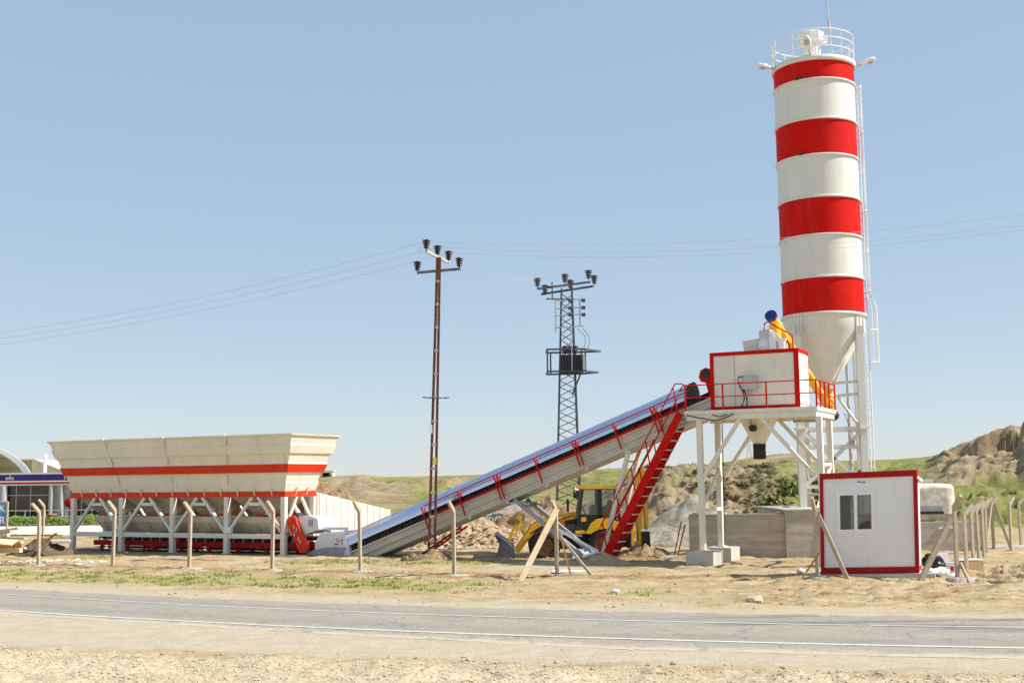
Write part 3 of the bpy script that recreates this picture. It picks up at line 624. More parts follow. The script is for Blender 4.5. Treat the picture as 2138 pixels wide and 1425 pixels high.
rail((D1-.02, DF+.03, 4.96), (D1-.02, DB, 4.96)); m.build("guard_rail", red, plat)
for a in (16.3, 17.55, 18.95, D1-.02): m = MB(Wt); m.bar((a, DF+.03, 4.86), (a, DF+.03, 5.68), .045); m.build("rail_post", red, plat)
for b in (-.6, 0, .6, DB): m = MB(Wt); m.bar((D1-.02, b, 4.86), (D1-.02, b, 5.68), .045); m.build("rail_post", red, plat)
m = MB(Wt); cx, cb = 18.32, .1
rr = lambda h, z: [(cx-h, cb-h, z), (cx+h, cb-h, z), (cx+h, cb+h, z), (cx-h, cb+h, z)]
m.loft([rr(.56, 4.735), rr(.155, 3.78)]); m.build("discharge_hopper", binpaint, plat)
m = MB(Wt); m.lathe([(.2, 3.3), (.205, 3.45), (.2, 3.6), (.21, 3.79)], (cx, cb, 0), 16); m.build("rubber_sleeve", blackrub, plat)
m = MB(Wt); m.tube((cx-.05, -.52, 4.28), (cx-.05, -.3, 4.28), .11, 10); m.path([(cx-.08, -.5, 4.7), (cx-.08, -.52, 4.35)], .012); m.build("vibrator", dark, plat)
m = MB(Wt); m.path([(16.35, -1.25, 4.72), (16.8, -1.25, 4.62), (17.3, -1.25, 4.52), (17.65, -1.25, 4.6), (17.9, -1.25, 4.72)], .02); m.path([(17.2, -.2, 4.5), (17.18, -.2, 2.5), (17.15, -.2, .6)], .015); m.path([(17.2, -1.25, 4.7), (17.45, -1.25, 4.64), (17.7, -1.25, 4.7)], .018); m.build("cable", dark, plat)
m = MB(Wt); m.tube((19.4, .4, 4.5), (20.15, .4, 4.48), .04, 8); m.tube((20.15, .4, 4.5), (20.15, .4, 2.0), .035, 8); m.tube((19.38, .4, 4.5), (19.44, .4, 4.5), .06, 8); m.build("water_pipe", grey, plat)
for nm, (a, b) in zip(("front", "front", "rear", "rear"), LG):
    m = MB(Wt); g = gz(*W(a, b, 0)[:2]); w_ = 1 if a < 18 else .4; m.box2((a-.42*w_, b-.5*w_, -.5), (a+.48*w_, b+.5*w_, .43))
    o = m.build("concrete_footing", conc); tag(o, dict(front="grey concrete footing under a front leg of the mixer platform", rear="grey concrete footing under a rear leg of the mixer platform")[nm]+(", left side" if a < 18 else ", right side"), "footing", "platform footings")
m = MB(Wt); m.bar((16.0, -1.3, .455), (17.5, -1.62, .46), .05, .05); o = m.build("timber_batten", woodg); tag(o, "thin timber batten lying on the platform footing", "batten")

# ---- mixer housing
hs = thing("mixer_housing", "beige panel housing with red corner frame sitting on the steel platform", "housing", W(18.4, .1, 4.86))
h0, h1, hf, hb, z0, z1 = 16.97, 19.86, -.6, .75, 4.87, 6.75
m = MB(Wt); m.box2((h0+.03, hf+.03, z0+.03), (h1-.03, hb-.03, z1-.03)); m.build("panel_wall", cream, hs)
m = MB(Wt); t = .12
for b, s in ((hf, 1), (hb-.04, 1)):
    m.box2((h0, b, z0), (h0+t, b+.04, z1)); m.box2((h1-t*1.3, b, z0), (h1, b+.04, z1)); m.box2((h0+t, b, z0), (h1-t*1.3, b+.038, z0+t)); m.box2((h0+t, b, z1-t), (h1-t*1.3, b+.038, z1))
for a in (h0, h1-.1): m.box2((a, hf+.04, z1-.11), (a+.1, hb-.04, z1-.002))
m.build("frame", red, hs)
m = MB(Wt); m.box((17.78, hf+.026, 5.8), (.014, .012, 1.7)); m.build("panel_joint", grey, hs)
m = MB(Wt)
for k in range(9): m.box((h1-.02, (hf+hb)/2, 4.98+k*.19), (.03, hb-hf-.1, .165))
m.build("side_cladding", white, hs)
m = MB(Wt); m.box((18.3, hf-.03, 5.72), (.48, .16, .46)); m.box((18.3, hf-.115, 5.72), (.42, .02, .4)); m.tube((18.28, hf-.05, 5.49), (18.28, hf-.05, 5.36), .045, 8); m.build("control_box", galv, hs)
m = MB(Wt); m.box((18.42, hf-.13, 5.74), (.07, .012, .05)); m.build("warning_label", yellow, hs)
m = MB(Wt); m.path([(18.1, hf-.12, 5.93), (17.95, hf-.14, 5.9), (17.93, hf-.14, 5.75), (18.0, hf-.14, 5.6), (18.1, hf-.14, 5.42), (18.12, hf-.14, 5.2), (18.05, hf-.14, 5.0), (17.95, hf-.14, 4.9)], .022); m.path([(18.1, hf-.13, 5.5), (18.2, hf-.13, 5.3), (18.2, hf-.13, 4.9)], .02); m.build("cable", dark, hs)
m = MB(Wt); g_ = [(16.55, 6.0), (16.62, 6.22), (16.8, 6.3), (17.0, 6.22), (17.05, 5.9), (16.98, 5.5), (16.9, 5.35), (16.78, 5.8), (16.62, 5.85)]
m.prism([(a-.02, -.45, z) for a, z in g_], (0, .2, 0)); m.build("belt_guard", red, hs)
m = MB(Wt); m.tube((16.78, -.47, 6.1), (16.78, -.2, 6.1), .16, 12); m.build("pulley", dark, hs)
# roof plant on the housing
rh = thing("roof_weigher", "pale grey cement weigh hopper and valves on top of the mixer housing", "weigh hopper", W(18.4, 0, z1))
m = MB(Wt); m.prism([(18.0, -.15, z1), (17.95, -.15, 7.12), (18.7, -.15, 7.2), (18.72, -.15, z1)], (0, .7, 0)); m.prism([(18.52, -.2, z1), (18.52, -.2, 7.42), (18.85, -.2, 7.45), (18.98, -.2, 7.2), (18.98, -.2, z1)], (0, .6, 0)); m.build("hopper_body", paint("weigher_grey", (.58, .57, .53), .5, .08, 2), rh)
m = MB(Wt); m.tube((18.92, -.3, 7.35), (19.25, -.3, 7.0), .1, 10); m.tube((19.0, -.3, z1), (19.0, -.3, 7.2), .14, 12); m.tube((19.3, -.3, z1), (19.3, -.3, 7.02), .16, 12); m.box((19.32, -.3, 7.05), (.2, .2, .12)); m.lathe([(.04, 0), (.24, 0), (.24, .04), (.04, .04)], (18.72, -.22, 6.95), 18, [[1, 0, 0], [0, 0, 1], [0, 1, 0]]); m.build("valve", white, rh)
m = MB(Wt); m.path([(18.72, -.3, 7.42), (18.74, -.3, 7.62), (18.85, -.3, 7.68), (19.2, -.3, 7.45), (19.62, -.3, 7.2), (19.64, -.3, z1)], .025); m.path([(19.05, -.34, z1+.1), (19.12, -.34, 6.98), (19.45, -.34, 7.02), (19.52, -.34, 6.9), (19.54, -.34, z1)], .03); m.build("red_pipe", red, rh)

# ---- access stair
st = thing("access_stair", "steep red steel stair with grey treads and red handrails up to the platform", "stair", W(14.7, -.8, 0))
SA, SB = np.array([13.2, -.15]), np.array([16.12, 4.8]); sd = (SB-SA)/np.linalg.norm(SB-SA)
for b in (-1.18, -.46):
    m = MB(Wt); m.bar((SA[0], b, SA[1]), (SB[0], b, SB[1]), .05, .25, (-sd[1], 0, sd[0])); m.build("stringer", red, st)
for k in range(16):
    t = .045+k*.06; q = SA+(SB-SA)*t; m = MB(Wt); m.box((q[0]+.05, -.82, q[1]), (.3, .66, .035)); m.build("tread", galv, st)
for b in (-1.2, -.44):
    m = MB(Wt); off = np.array([-.16, .95])
    for h in (1.0, .52):
        p0 = SA+sd*.5+off*h; p1 = SB+off*h+np.array([.0, -.02]); m.tube((p0[0], b, p0[1]), (p1[0], b, p1[1]), .021, 6)
    p1 = SB+off; m.path([(p1[0], b, p1[1]), (16.2, b, 5.75), (16.32, b, 5.68)], .021); m.path([(SA[0]+sd[0]*.5+off[0], b, SA[1]+sd[1]*.5+off[1]), (SA[0]-.02, b, 1.0), (SA[0]+.02, b, 0)], .021); m.build("handrail", red, st)
    for t in (.1, .28, .46, .64, .82, .98):
        q = SA+(SB-SA)*t; m = MB(Wt); m.bar((q[0], b, q[1]), (q[0]+off[0], b, q[1]+off[1]), .036); m.build("rail_post", red, st)

# ---- cement silo
SX, SY, SR = 11.555, 44.0, 1.475
silo = thing("cement_silo", "tall round cement silo in red and white bands on four cream legs", "silo", (SX, SY, 1.5))
lev = [8.56, 9.89, 11.42, 12.83, 14.38, 15.74, 17.22, 17.93]
for k in range(7):
    m = MB(); a, b = lev[k], lev[k+1]; m.lathe([(SR, a), (SR, b)], (SX, SY, 0), 72, caps=False); m.build("band", siloR if k % 2 == 0 else siloW, silo)
m = MB()
for z in lev[1:-1]: m.lathe([(SR-.02, z-.045), (SR+.05, z-.04), (SR+.05, z+.03), (SR-.02, z+.045)], (SX, SY, 0), 72, caps=False)
m.lathe([(SR-.02, 8.49), (SR+.06, 8.5), (SR+.06, 8.6), (SR-.02, 8.62)], (SX, SY, 0), 72, caps=False)
m.build("flange_rings", siloW, silo)
m = MB(); m.lathe([(SR+.05, 17.92), (SR+.08, 17.94), (SR+.08, 18.1), (SR, 18.12), (.3, 18.3)], (SX, SY, 0), 72); m.build("roof", siloW, silo)
m = MB(); m.lathe([(SR, 8.49), (SR-.02, 7.95), (.2, 5.95), (.2, 5.7), (.27, 5.68), (.27, 5.62)], (SX, SY, 0), 64); m.build("cone", siloW, silo)
LEG = [(10.28, 42.95, 1.6), (12.52, 42.95, 0), (11.0, 45.05, 1.4), (12.98, 45.05, 0)]
for i, (x, y, z) in enumerate(LEG):
    m = MB(); w = .122 if i < 2 else .09
    m.box2((x-w, y-w, z), (x+w, y+w, 8.1)); m.box2((x-w-.06, y-w-.06, 4.38), (x+w+.06, y+w+.06, 4.46)); m.box2((x-w-.1, y-w-.1, z-.02), (x+w+.1, y+w+.1, z+.04))
    for d in (-.12, 0, .12): m.box2((x+d-.02, y-.2 if y < SY else y+.16, 7.8), (x+d+.02, y-.16 if y < SY else y+.2, 8.48))
    m.build("leg", siloW, silo)
    m = MB(); v = np.array([SX-x, SY-y]); v = v/np.linalg.norm(v); p = np.array([x, y])+v*.25; q = np.array([SX, SY])-v*.35
    m.bar((p[0], p[1], 7.85), (q[0], q[1], 6.05), .12); m.build("cone_strut", siloW, silo)
def lb(i, j, za, zb_, w=.12):
    a, b = LEG[i], LEG[j]; mm = MB(); mm.bar((a[0], a[1], za), (b[0], b[1], zb_), w); mm.build("brace", siloW, silo)
for i, j in ((0, 1), (2, 3), (0, 2), (1, 3)):
    for z in (4.42, 3.78, 2.35): lb(i, j, z, z, .11)
lb(0, 1, 4.35, 2.4); lb(1, 0, 4.35, 2.3); lb(2, 3, 4.35, 2.4, .1); lb(1, 3, 4.3, 2.4, .1); lb(0, 2, 4.3, 2.4, .1); lb(0, 1, 2.2, 1.7, .05)
for z, x0 in ((6.1, SX+.2), (5.65, SX+.3)): m = MB(); m.bar((x0, SY-.25, z), (LEG[1][0]-.16, LEG[1][1]+.05, z), .1); m.build("cone_tie", siloW, silo)
m = MB(); m.bar((SX+.25, SY-.3, 5.7), (LEG[1][0]-.1, LEG[1][1]+.1, 4.5), .08); m.build("cone_tie", siloW, silo)
m = MB(); m.tube((12.55, 44.75, 0), (12.55, 44.75, 8.0), .06, 10)
for z in (5.3, 3.2): m.tube((12.55, 44.75, z-.05), (12.55, 44.75, z+.05), .1, 10)
m.build("fill_pipe", galv, silo)
m = MB(); m.box((12.1, 42.9, 3.9), (.16, .14, .16)); m.path([(12.0, 43.4, 5.0), (12.1, 43.2, 4.5), (12.2, 43.0, 4.1), (12.1, 42.95, 3.95)], .015); m.build("junction_box", grey, silo)
# top railing
for z in (18.45, 18.78, 19.1):
    m = MB(); m.path([(SX+(SR+.04)*cos(t), SY+(SR+.04)*sin(t), z) for t in np.linspace(0, 2*pi, 49)], .02); m.build("top_rail", white, silo)
for k in range(10):
    t = 2*pi*k/10+.2; m = MB(); m.bar((SX+(SR+.04)*cos(t), SY+(SR+.04)*sin(t), 18.1), (SX+(SR+.04)*cos(t), SY+(SR+.04)*sin(t), 19.1), .045); m.build("rail_post", white, silo)
flt = MB().lathe([(.36, 18.2), (.36, 18.95), (.5, 19.0), (.5, 19.32), (.44, 19.36)], (SX-.1, SY-.25, 0), 10, smooth=False).build("dust_filter", white, silo)
m = MB(); m.box((SX+.36, SY-.45, 19.05), (.2, .25, .22)); m.build("filter_blower", plastic, silo)
m = MB(); m.tube((12.22, 43.7, 18.15), (12.07, 43.7, 21.6), .035, 8, .02); m.tube((12.17, 43.7, 19.4), (12.15, 43.7, 19.8), .045, 8); m.build("lightning_rod", galv, silo)
# caged ladder on the right
lx = SX+SR+.09
lad = []
for y in (43.72, 44.12): m = MB(); m.tube((lx-.02, y, 1.2), (lx-.02, y, 17.3), .025, 6); m.build("ladder_rail", white, silo)
for k in range(52): m = MB(); m.tube((lx-.02, 43.72, 1.5+k*.305), (lx-.02, 44.12, 1.5+k*.305), .014, 5); m.build("ladder_rung", white, silo)
def hoop(z, off): return [(lx+off*sin(t)*1.0, 43.92-.36*cos(t), z) for t in np.linspace(0, pi, 9)]
m = MB()
for k, z in enumerate((6.85, 8.05, 9.5, 11.0, 12.5, 14.0, 15.5, 17.2)): m.path(hoop(z, .40 if z < 9 else .15), .02)
m.path([(lx, 43.6, 17.2), (lx+.15, 43.7, 17.3), (lx, 44.3, 17.2)], .02)
for t in (.25, .5, .75):
    i = int(t*8); m.path([hoop(z, .40 if z < 9 else .15)[i] for z in (6.85, 8.05, 8.9, 9.5, 12.5, 17.2)], .018)
m.build("ladder_cage", white, silo)
m = MB()
for k in range(6): z = 9.2+k*1.5; m.bar((SX+SR, 43.85, z), (lx, 43.75, z), .03)
m.build("ladder_brackets", white, silo)
for z in (17.28, 14.43): m = MB(); m.bar((SX-.95, SY-1.2, z), (SX-.82, SY-1.28, z+.02), .09); m.build("lifting_lug", dark, silo)
# floodlights on the rail
def floodlight(p, d, label):
    r = thing("floodlight", label, "floodlight", p, "street lamp heads on the silo top"); p = np.array(p, float); d = unit(d); side = unit(np.cross(d, [0, 0, 1.])); upv = np.cross(side, d)
    m = MB(); m.tube(p, p+d*.3, .035, 8); m.build("arm", galv, r)
    m = MB(); rg = []
    for t, w, h in ((.22, .05, .05), (.3, .09, .08), (.45, .13, .11), (.62, .14, .1), (.74, .1, .07), (.78, .03, .03)):
        c = p+d*t+upv*.02; rg.append([c+side*w*cos(q)+upv*h*sin(q) for q in np.linspace(0, 2*pi, 13)[:-1]])
    m.loft(rg, smooth=True); m.build("lamp_head", white, r)
    m = MB(); rg = []
    for t, w in ((.46, .1), (.55, .115), (.66, .09)): c = p+d*t-upv*.075; rg.append([c+side*w*cos(q)-upv*.03*sin(q) for q in np.linspace(0, 2*pi, 13)[:-1]])
    m.loft(rg, smooth=True); m.build("lens", glassd, r)
floodlight((SX-SR-.02, SY-.35, 17.96), (-1, -.25, .12), "pale street lamp head sticking out left of the silo top")
floodlight((SX+SR+.0, SY-.4, 18.0), (1, -.45, .28), "pale street lamp head sticking out right of the silo top")
floodlight((SX-.45, SY-SR+.05, 18.1), (-.35, -.6, .75), "pale street lamp head pointing forward in front of the silo top filter")

# ---- screw conveyor
sc = thing("screw_conveyor", "yellow tube screw conveyor with blue end caps between silo cone and mixer housing", "screw conveyor", (10, 41.6, 4.9))
q0, q1 = P(1609, 658, 39.0), P(1734, 856, 43.9); d = unit(q1-q0)
m = MB(); m.tube(q0+d*.1, q1, .15, 20); m.build("tube", yellow, sc)
m = MB(); m.tube(q0-d*.02, q0+d*.1, .2, 20); m.tube(q0-d*.04, q0-d*.02, .06, 12); m.build("top_cap", blue, sc)
m = MB(); m.tube(q1+d*.14, q1+d*.46, .19, 16); m.tube(q1+d*.46, q1+d*.52, .13, 16); m.build("motor", blue, sc)
m = MB(); m.tube(q1, q1+d*.14, .2, 16); i = P(1727, 812, 43.9); m.lathe([(.2, 0), (.2, .2), (.15, .3), (.15, .7)], i+np.array([.05, 0, -.72]), 14); m.box(i+np.array([.05, 0, -.02]), (.36, .36, .05)); m.build("inlet_spout", yellow, sc)
q = q0+d*.42; m = MB(); m.tube(q+np.array([0, 0, -.1]), q+np.array([-.02, 0, -.55]), .2, 14); m.build("outlet_spout", yellow, sc)
m = MB(); m.tube(q+np.array([-.02, 0, -.55]), q+np.array([-.02, 0, -.85]), .17, 14); m.build("rubber_sleeve", blackrub, sc)
m = MB()
for t in (1.7, 3.3): m.tube(q0+d*t, q0+d*(t+.05), .2, 16)
m.build("flanges", yellow, sc)
# ================================================================ machines
LO = P(1200, 1160, 44.2); LZ = gz(2.5, 44.3)
def LT(x, y, z): return np.array([LO[0]+x, 44.3+y, -.19+z])
def Z(zx, zy): return ((zx/5.939-180)/56.6, (180-zy/5.939)/56.6)
ld = thing("backhoe_loader", "yellow backhoe loader with glazed cab and lowered front bucket, parked behind the red stair", "backhoe loader", LT(0, 0, 0))
def lprism(pts, y0, y1, name, mat, parent=ld, **k):
    m = MB(LT); m.prism([(Z(*p)[0], y0, Z(*p)[1]) for p in pts], (0, y1-y0, 0)); return m.build(name, mat, parent, **k)
# body
lprism([(650, 620), (700, 560), (860, 520), (1080, 485), (1095, 560), (1090, 720), (860, 730), (640, 720)], -.42, .42, "hood", yellow)
lprism([(955, 590), (1110, 560), (1110, 740), (940, 740)], -.45, .45, "engine_bay", dark)
lprism([(640, 730), (1700, 720), (1750, 900), (1600, 930), (900, 930), (640, 850)], -.36, .36, "chassis", dark)
lprism([(1015, 735), (1148, 750), (1145, 775), (1015, 765)], -1.0, -.7, "step", galv)
lprism([(1068, 708), (1200, 702), (1200, 738), (1068, 738)], -1.02, -.5, "side_step", yellow)
arch = [(1195, 738), (1215, 690), (1250, 625), (1320, 575), (1400, 560), (1500, 575), (1600, 605), (1650, 650), (1655, 690), (1600, 740), (1560, 720), (1500, 690), (1420, 680), (1350, 690), (1290, 715), (1255, 738)]
for y0, y1 in ((-1.08, -.62), (.62, 1.08)): lprism(arch, y0, y1, "fender", yellow)
lprism([(720, 600), (940, 560), (940, 580), (720, 622)], -.428, -.421, "hood_stripe", dark)
m = MB(LT)
for k in range(7): x_, z_ = Z(970+k*20, 600); m.box((x_, -.455, z_-.25), (.02, .02, .32))
m.build("grille", grey, ld)
m = MB(LT)
for d_ in (0, .05): m.path([(Z(1050, 520)[0], -.72-d_, Z(1050, 520)[1]), (Z(800, 600)[0], -.74-d_, Z(800, 600)[1]), (Z(640, 660)[0], -.74-d_, Z(640, 660)[1]-d_), (Z(520, 740)[0], -.72, Z(520, 740)[1])], .018)
m.build("hydraulic_hose", blackrub, ld)
# wheels
def wheel(zx, zy, y, r, w):
    x, z = Z(zx, zy); m = MB(LT); Mx = [[1, 0, 0], [0, 0, 1], [0, 1, 0]]
    m.lathe([(r*.55, -w/2+.02), (r*.6, -w/2), (r*.93, -w/2+.02), (r, -w/4), (r, w/4), (r*.93, w/2-.02), (r*.6, w/2), (r*.55, w/2-.02)], (x, y, z), 36, Mx, True, False)
    for k in range(22):
        t = 2*pi*k/22
        for s in (-1, 1):
            t2 = t+(.14 if s > 0 else 0); c0 = np.array([cos(t2), 0, sin(t2)])*(r+.005); c1 = np.array([cos(t2+.2), 0, sin(t2+.2)])*(r+.005)
            m.bar(np.array([x, y+s*.02, z])+c0, np.array([x, y+s*w*.46, z])+c1, .05, .045, c0)
    ty = m.build("wheel", blackrub, ld)
    m = MB(LT); m.lathe([(r*.58, -w/2+.05), (r*.5, -w/2+.03), (r*.45, -w/2+.1), (r*.2, -w/2+.12), (r*.18, -w/2+.04), (.0, -w/2+.04)], (x, y, z), 24, Mx, True, False)
    m.lathe([(r*.58, w/2-.05), (r*.5, w/2-.03), (r*.45, w/2-.1), (r*.2, w/2-.12), (.0, w/2-.1)], (x, y, z), 24, Mx, True, False); m.build("rim", rust, ty)
for y in (-.86, .86): wheel(695, 880, y, .545, .42); wheel(1410, 875, y, .565, .45)
# loader arms, links and bucket
for s in (-1, 1):
    y0 = s*.62-.06
    lprism([(1050, 500), (900, 530), (720, 565), (620, 590), (545, 640), (340, 920), (355, 965), (395, 955), (600, 690), (690, 640), (900, 590), (1050, 565)], y0, y0+.12, "loader_arm", yellow)
    m = MB(LT)
    for a, b in (((398, 545), (268, 820)), ((395, 545), (352, 760)), ((398, 540), (465, 720))):
        p, q = Z(*a), Z(*b); m.bar((p[0], y0+.18*s, p[1]), (q[0], y0+.18*s, q[1]), .07, .1, (0, 1, 0))
    p = Z(398, 545); m.tube((p[0], y0+.18*s-.07, p[1]), (p[0], y0+.18*s+.07, p[1]), .09, 12); m.build("tilt_link", yellow, ld)
    m = MB(LT); p, q = Z(640, 640), Z(470, 800); m.tube((p[0], y0+.05, p[1]), (q[0], y0+.05, q[1]), .05, 10); m.build("ram", grey, ld)
bk = [(95, 738), (125, 735), (160, 765), (215, 800), (300, 880), (335, 905), (338, 960), (290, 1035), (200, 1052), (92, 1062), (60, 1068), (98, 1030), (250, 1015), (300, 960), (290, 915), (200, 840), (150, 800)]
bo = lprism(bk, -1.15, 1.15, "bucket", bucketm)
for y0 in (-1.17, 1.14): lprism([(95, 738), (160, 765), (300, 880), (335, 905), (338, 960), (290, 1035), (92, 1062), (130, 950), (150, 850)], y0, y0+.03, "bucket_side", bucketm, bo)
# cab
cabc = lambda name, pts, y0, y1, mat: lprism(pts, y0, y1, name, mat)
lprism([(1108, 178), (1130, 165), (1400, 166), (1600, 178), (1622, 190), (1615, 218), (1560, 212), (1350, 205), (1110, 204)], -.78, .78, "cab_roof", yellow)
lprism([(1160, 212), (1580, 214), (1590, 222), (1160, 218)], -.72, .72, "roof_lining", dark)
for y in (-.76, .70):
    for pts in ([(1150, 215), (1182, 215), (1140, 500), (1125, 640), (1085, 640)], [(1345, 212), (1400, 212), (1400, 620), (1350, 620)], [(1580, 214), (1606, 216), (1615, 600), (1588, 600)], [(1130, 515), (1600, 540), (1600, 560), (1130, 535)]):
        lprism(pts, y, y+.06, "cab_pillar", dark)
for y in (-.735, .725):
    lprism([(1182, 218), (1345, 218), (1350, 520), (1140, 520)], y, y+.01, "side_window", glass); lprism([(1400, 218), (1582, 218), (1588, 540), (1400, 535)], y, y+.01, "side_window", glass)
m = MB(LT); a, b = Z(1155, 218), Z(1092, 600); c = [(a[0], -.7, a[1]), (b[0], -.7, b[1]), (b[0], .7, b[1]), (a[0], .7, a[1])]; m.prism(c, (.012, 0, 0)); m.build("windscreen", glass, ld)
m = MB(LT); a, b = Z(1598, 220), Z(1605, 590); c = [(a[0], -.7, a[1]), (b[0], -.7, b[1]), (b[0], .7, b[1]), (a[0], .7, a[1])]; m.prism(c, (.012, 0, 0)); m.build("rear_window", glass, ld)
lprism([(1090, 640), (1135, 530), (1360, 540), (1400, 560), (1330, 580), (1250, 630), (1210, 700), (1090, 705)], -.75, .75, "lower_cab", dark)
lprism([(1145, 545), (1205, 545), (1205, 595), (1145, 600)], -.765, -.752, "side_decal", yellow)
lprism([(1400, 560), (1600, 590), (1600, 700), (1280, 700)], -.6, .6, "cab_floor", dark)
seat = lprism([(1255, 520), (1262, 430), (1290, 400), (1325, 405), (1330, 520)], -.25, .25, "seat", seatm)
lprism([(1400, 540), (1410, 440), (1480, 400), (1500, 345), (1530, 350), (1535, 540)], -.25, .25, "seat", seatm)
m = MB(LT); p, q = Z(1215, 520), Z(1165, 430); m.bar((p[0], -.05, p[1]), (q[0], -.05, q[1]), .06); m.lathe([(.17, -.015), (.19, 0), (.17, .015)], (q[0], -.05, q[1]), 18, [[.9, 0, -.43], [0, 1, 0], [.43, 0, .9]]); m.build("steering_wheel", dark, ld)
for y in (-.95, .95):
    p = Z(1100, 275); m = MB(LT); m.box((p[0], y, p[1]), (.1, .14, .3)); m.bar((p[0]+.1, y*.8, p[1]+.15), (p[0], y, p[1]+.12), .03); m.build("mirror", dark, ld)
p = Z(1095, 225); m = MB(LT); m.tube((p[0]-.05, -.7, p[1]), (p[0]+.08, -.7, p[1]), .1, 12); m.build("work_light", plastic, ld)
p = Z(1000, 490); q = Z(1000, 330); m = MB(LT); m.tube((p[0], .3, p[1]), (q[0], .3, q[1]), .045, 8); m.build("exhaust", dark, ld)
# folded backhoe at the rear
bh = lambda pts, y0, y1, name, mat: lprism(pts, y0, y1, name, mat)
bh([(1700, 640), (1760, 640), (1770, 900), (1700, 920)], -.9, .9, "rear_frame", dark)
for s in (-1, 1):
    bh([(1740, 700), (1790, 700), (1800, 760), (1770, 800), (1775, 860), (1800, 905), (1760, 935), (1735, 880)], s*.95-.08, s*.95+.08, "stabiliser", yellow)
bh([(1840, 700), (1830, 600), (1855, 400), (1850, 100), (1865, -30), (1900, -40), (1925, 60), (1930, 300), (1915, 520), (1885, 720)], -.14, .14, "boom", yellow)
bh([(1840, 620), (1890, 600), (1905, 680), (1880, 720), (1890, 830), (1880, 900), (1835, 920), (1780, 915), (1790, 870), (1840, 850), (1845, 760)], -.3, .3, "swing_post", yellow)
bh([(1895, -35), (1930, -20), (1960, 300), (1985, 640), (1960, 720), (1930, 700), (1925, 300)], -.1, .1, "dipper", yellow)
bh([(1900, 740), (1985, 735), (1995, 990), (1950, 1000), (1830, 985), (1880, 930)], -.35, .35, "digging_bucket", dark)
p, q = Z(1945, 440), Z(1955, 700); m = MB(LT); m.tube((p[0], -.2, p[1]), (q[0], -.2, q[1]), .05, 10); m.build("ram", yellow, ld)
# ---- old excavator behind the right hand wall, seen from the rear
EX = thing("excavator", "old white rust streaked excavator with rounded corner, behind the wall right of the cabin", "excavator", (15.2, 47.6, .3))
def rrect(x0, x1, y0, y1, r, z, n=5):
    o = []
    for cx, cy, a in ((x1-r, y0+r, -pi/2), (x1-r, y1-r, 0), (x0+r, y1-r, pi/2), (x0+r, y0+r, pi)):
        o += [(cx+r*cos(a+pi/2*k/n), cy+r*sin(a+pi/2*k/n), z) for k in range(n+1)]
    return o
m = MB(); m.loft([rrect(13.6, 17.03, 46.2, 49.6, .5, 1.25, 8), rrect(13.62, 17.0, 46.22, 49.6, .5, 2.22, 8)], (True, False), True); m.loft([rrect(13.62, 17.0, 46.22, 49.6, .5, 2.22, 8), rrect(13.64, 16.97, 46.24, 49.58, .5, 2.31, 8), rrect(13.70, 16.88, 46.32, 49.5, .45, 2.37, 8), rrect(13.9, 16.6, 46.6, 49.3, .4, 2.4, 8)], (False, True), True); m.build("counterweight", oldwhite, EX)
m = MB(); m.loft([rrect(13.9, 16.7, 46.4, 49.3, .4, 1.0), rrect(13.6, 17.0, 46.22, 49.5, .5, 1.24)], smooth=False); m.build("belly_plate", oldwhite, EX)
m = MB(); m.loft([rrect(13.57, 16.42, 46.18, 46.6, .02, 1.25), rrect(13.57, 16.42, 46.18, 46.6, .02, 1.34)]); m.build("dark_strip", dark, EX)
m = MB(); m.box2((13.6, 46.185, 1.36), (16.38, 46.3, 1.56)); m.build("grey_stripe", grey, EX)
m = MB(); m.box2((13.9, 47.2, 2.38), (15.85, 49, 2.55)); m.box2((15.5, 46.9, 2.4), (16.3, 48.4, 2.56)); m.build("engine_cover", oldwhite, EX)
m = MB(); rg = [[(15.3+.35*cos(t)*k, 47.6+.4*sin(t)*k, z) for t in np.linspace(0, 2*pi, 15)[:-1]] for k, z in ((1, 2.55), (.95, 2.63), (.6, 2.7), (.1, 2.72))]; m.loft(rg, smooth=True); m.build("exhaust_cowl", rust, EX)
m = MB(); m.box2((14.2, 46.9, .55), (16.3, 49.2, 1.0)); m.build("undercarriage", dark, EX)
for x in (14.0, 16.5):
    m = MB(); m.prism([(x, y, z) for y, z in ((46.0, .45), (46.3, .1), (49.6, .1), (49.9, .45), (49.7, .75), (46.2, .75))], (.5, 0, 0)); m.build("track", dark, EX)

# ================================================================ site cabin
cb_ = thing("site_cabin", "small flat white site cabin with dark red frame and one sliding window", "cabin", (10, 35, .1))
X0, X1, Y0, Y1, z0, z1 = 8.62, 11.44, 34.05, 35.45, .1, 2.79
_lb, _rb, _lt = P(1714, 1198, 32.75), P(1919, 1195.5, 31.87), P(1711, 999, 32.75)
_cu = unit(_rb-_lb); _cn = unit(np.array([-_cu[1], _cu[0], 0])); _cz = unit(_lt-_lb); _cs = np.linalg.norm(_rb-_lb)/(X1-X0)
cbt = lambda x, y, z: _lb+_cu*(x-X0)*_cs+_cn*(y-Y0)+_cz*(z-.1)
cabw = paint("cabin_panel", (.84, .82, .78), .5, .03, 1.2, dirt=(.55, .52, .47), damt=.25, streak=True)
wx0, wx1, wz0, wz1 = X0+.52, X0+1.57, 1.2, 2.25
m = MB(cbt)
def wallhole(y0, y1, hx0, hx1, hz0, hz1):
    m.box2((X0+.05, y0, z0+.05), (hx0, y1, z1-.05)); m.box2((hx1, y0, z0+.05), (X1-.05, y1, z1-.05)); m.box2((hx0, y0, z0+.05), (hx1, y1, hz0)); m.box2((hx0, y0, hz1), (hx1, y1, z1-.05))
wallhole(Y0+.04, Y0+.1, wx0, wx1, wz0, wz1); wallhole(Y1-.1, Y1-.04, X0+.75, X0+1.75, 1.1, 2.25)
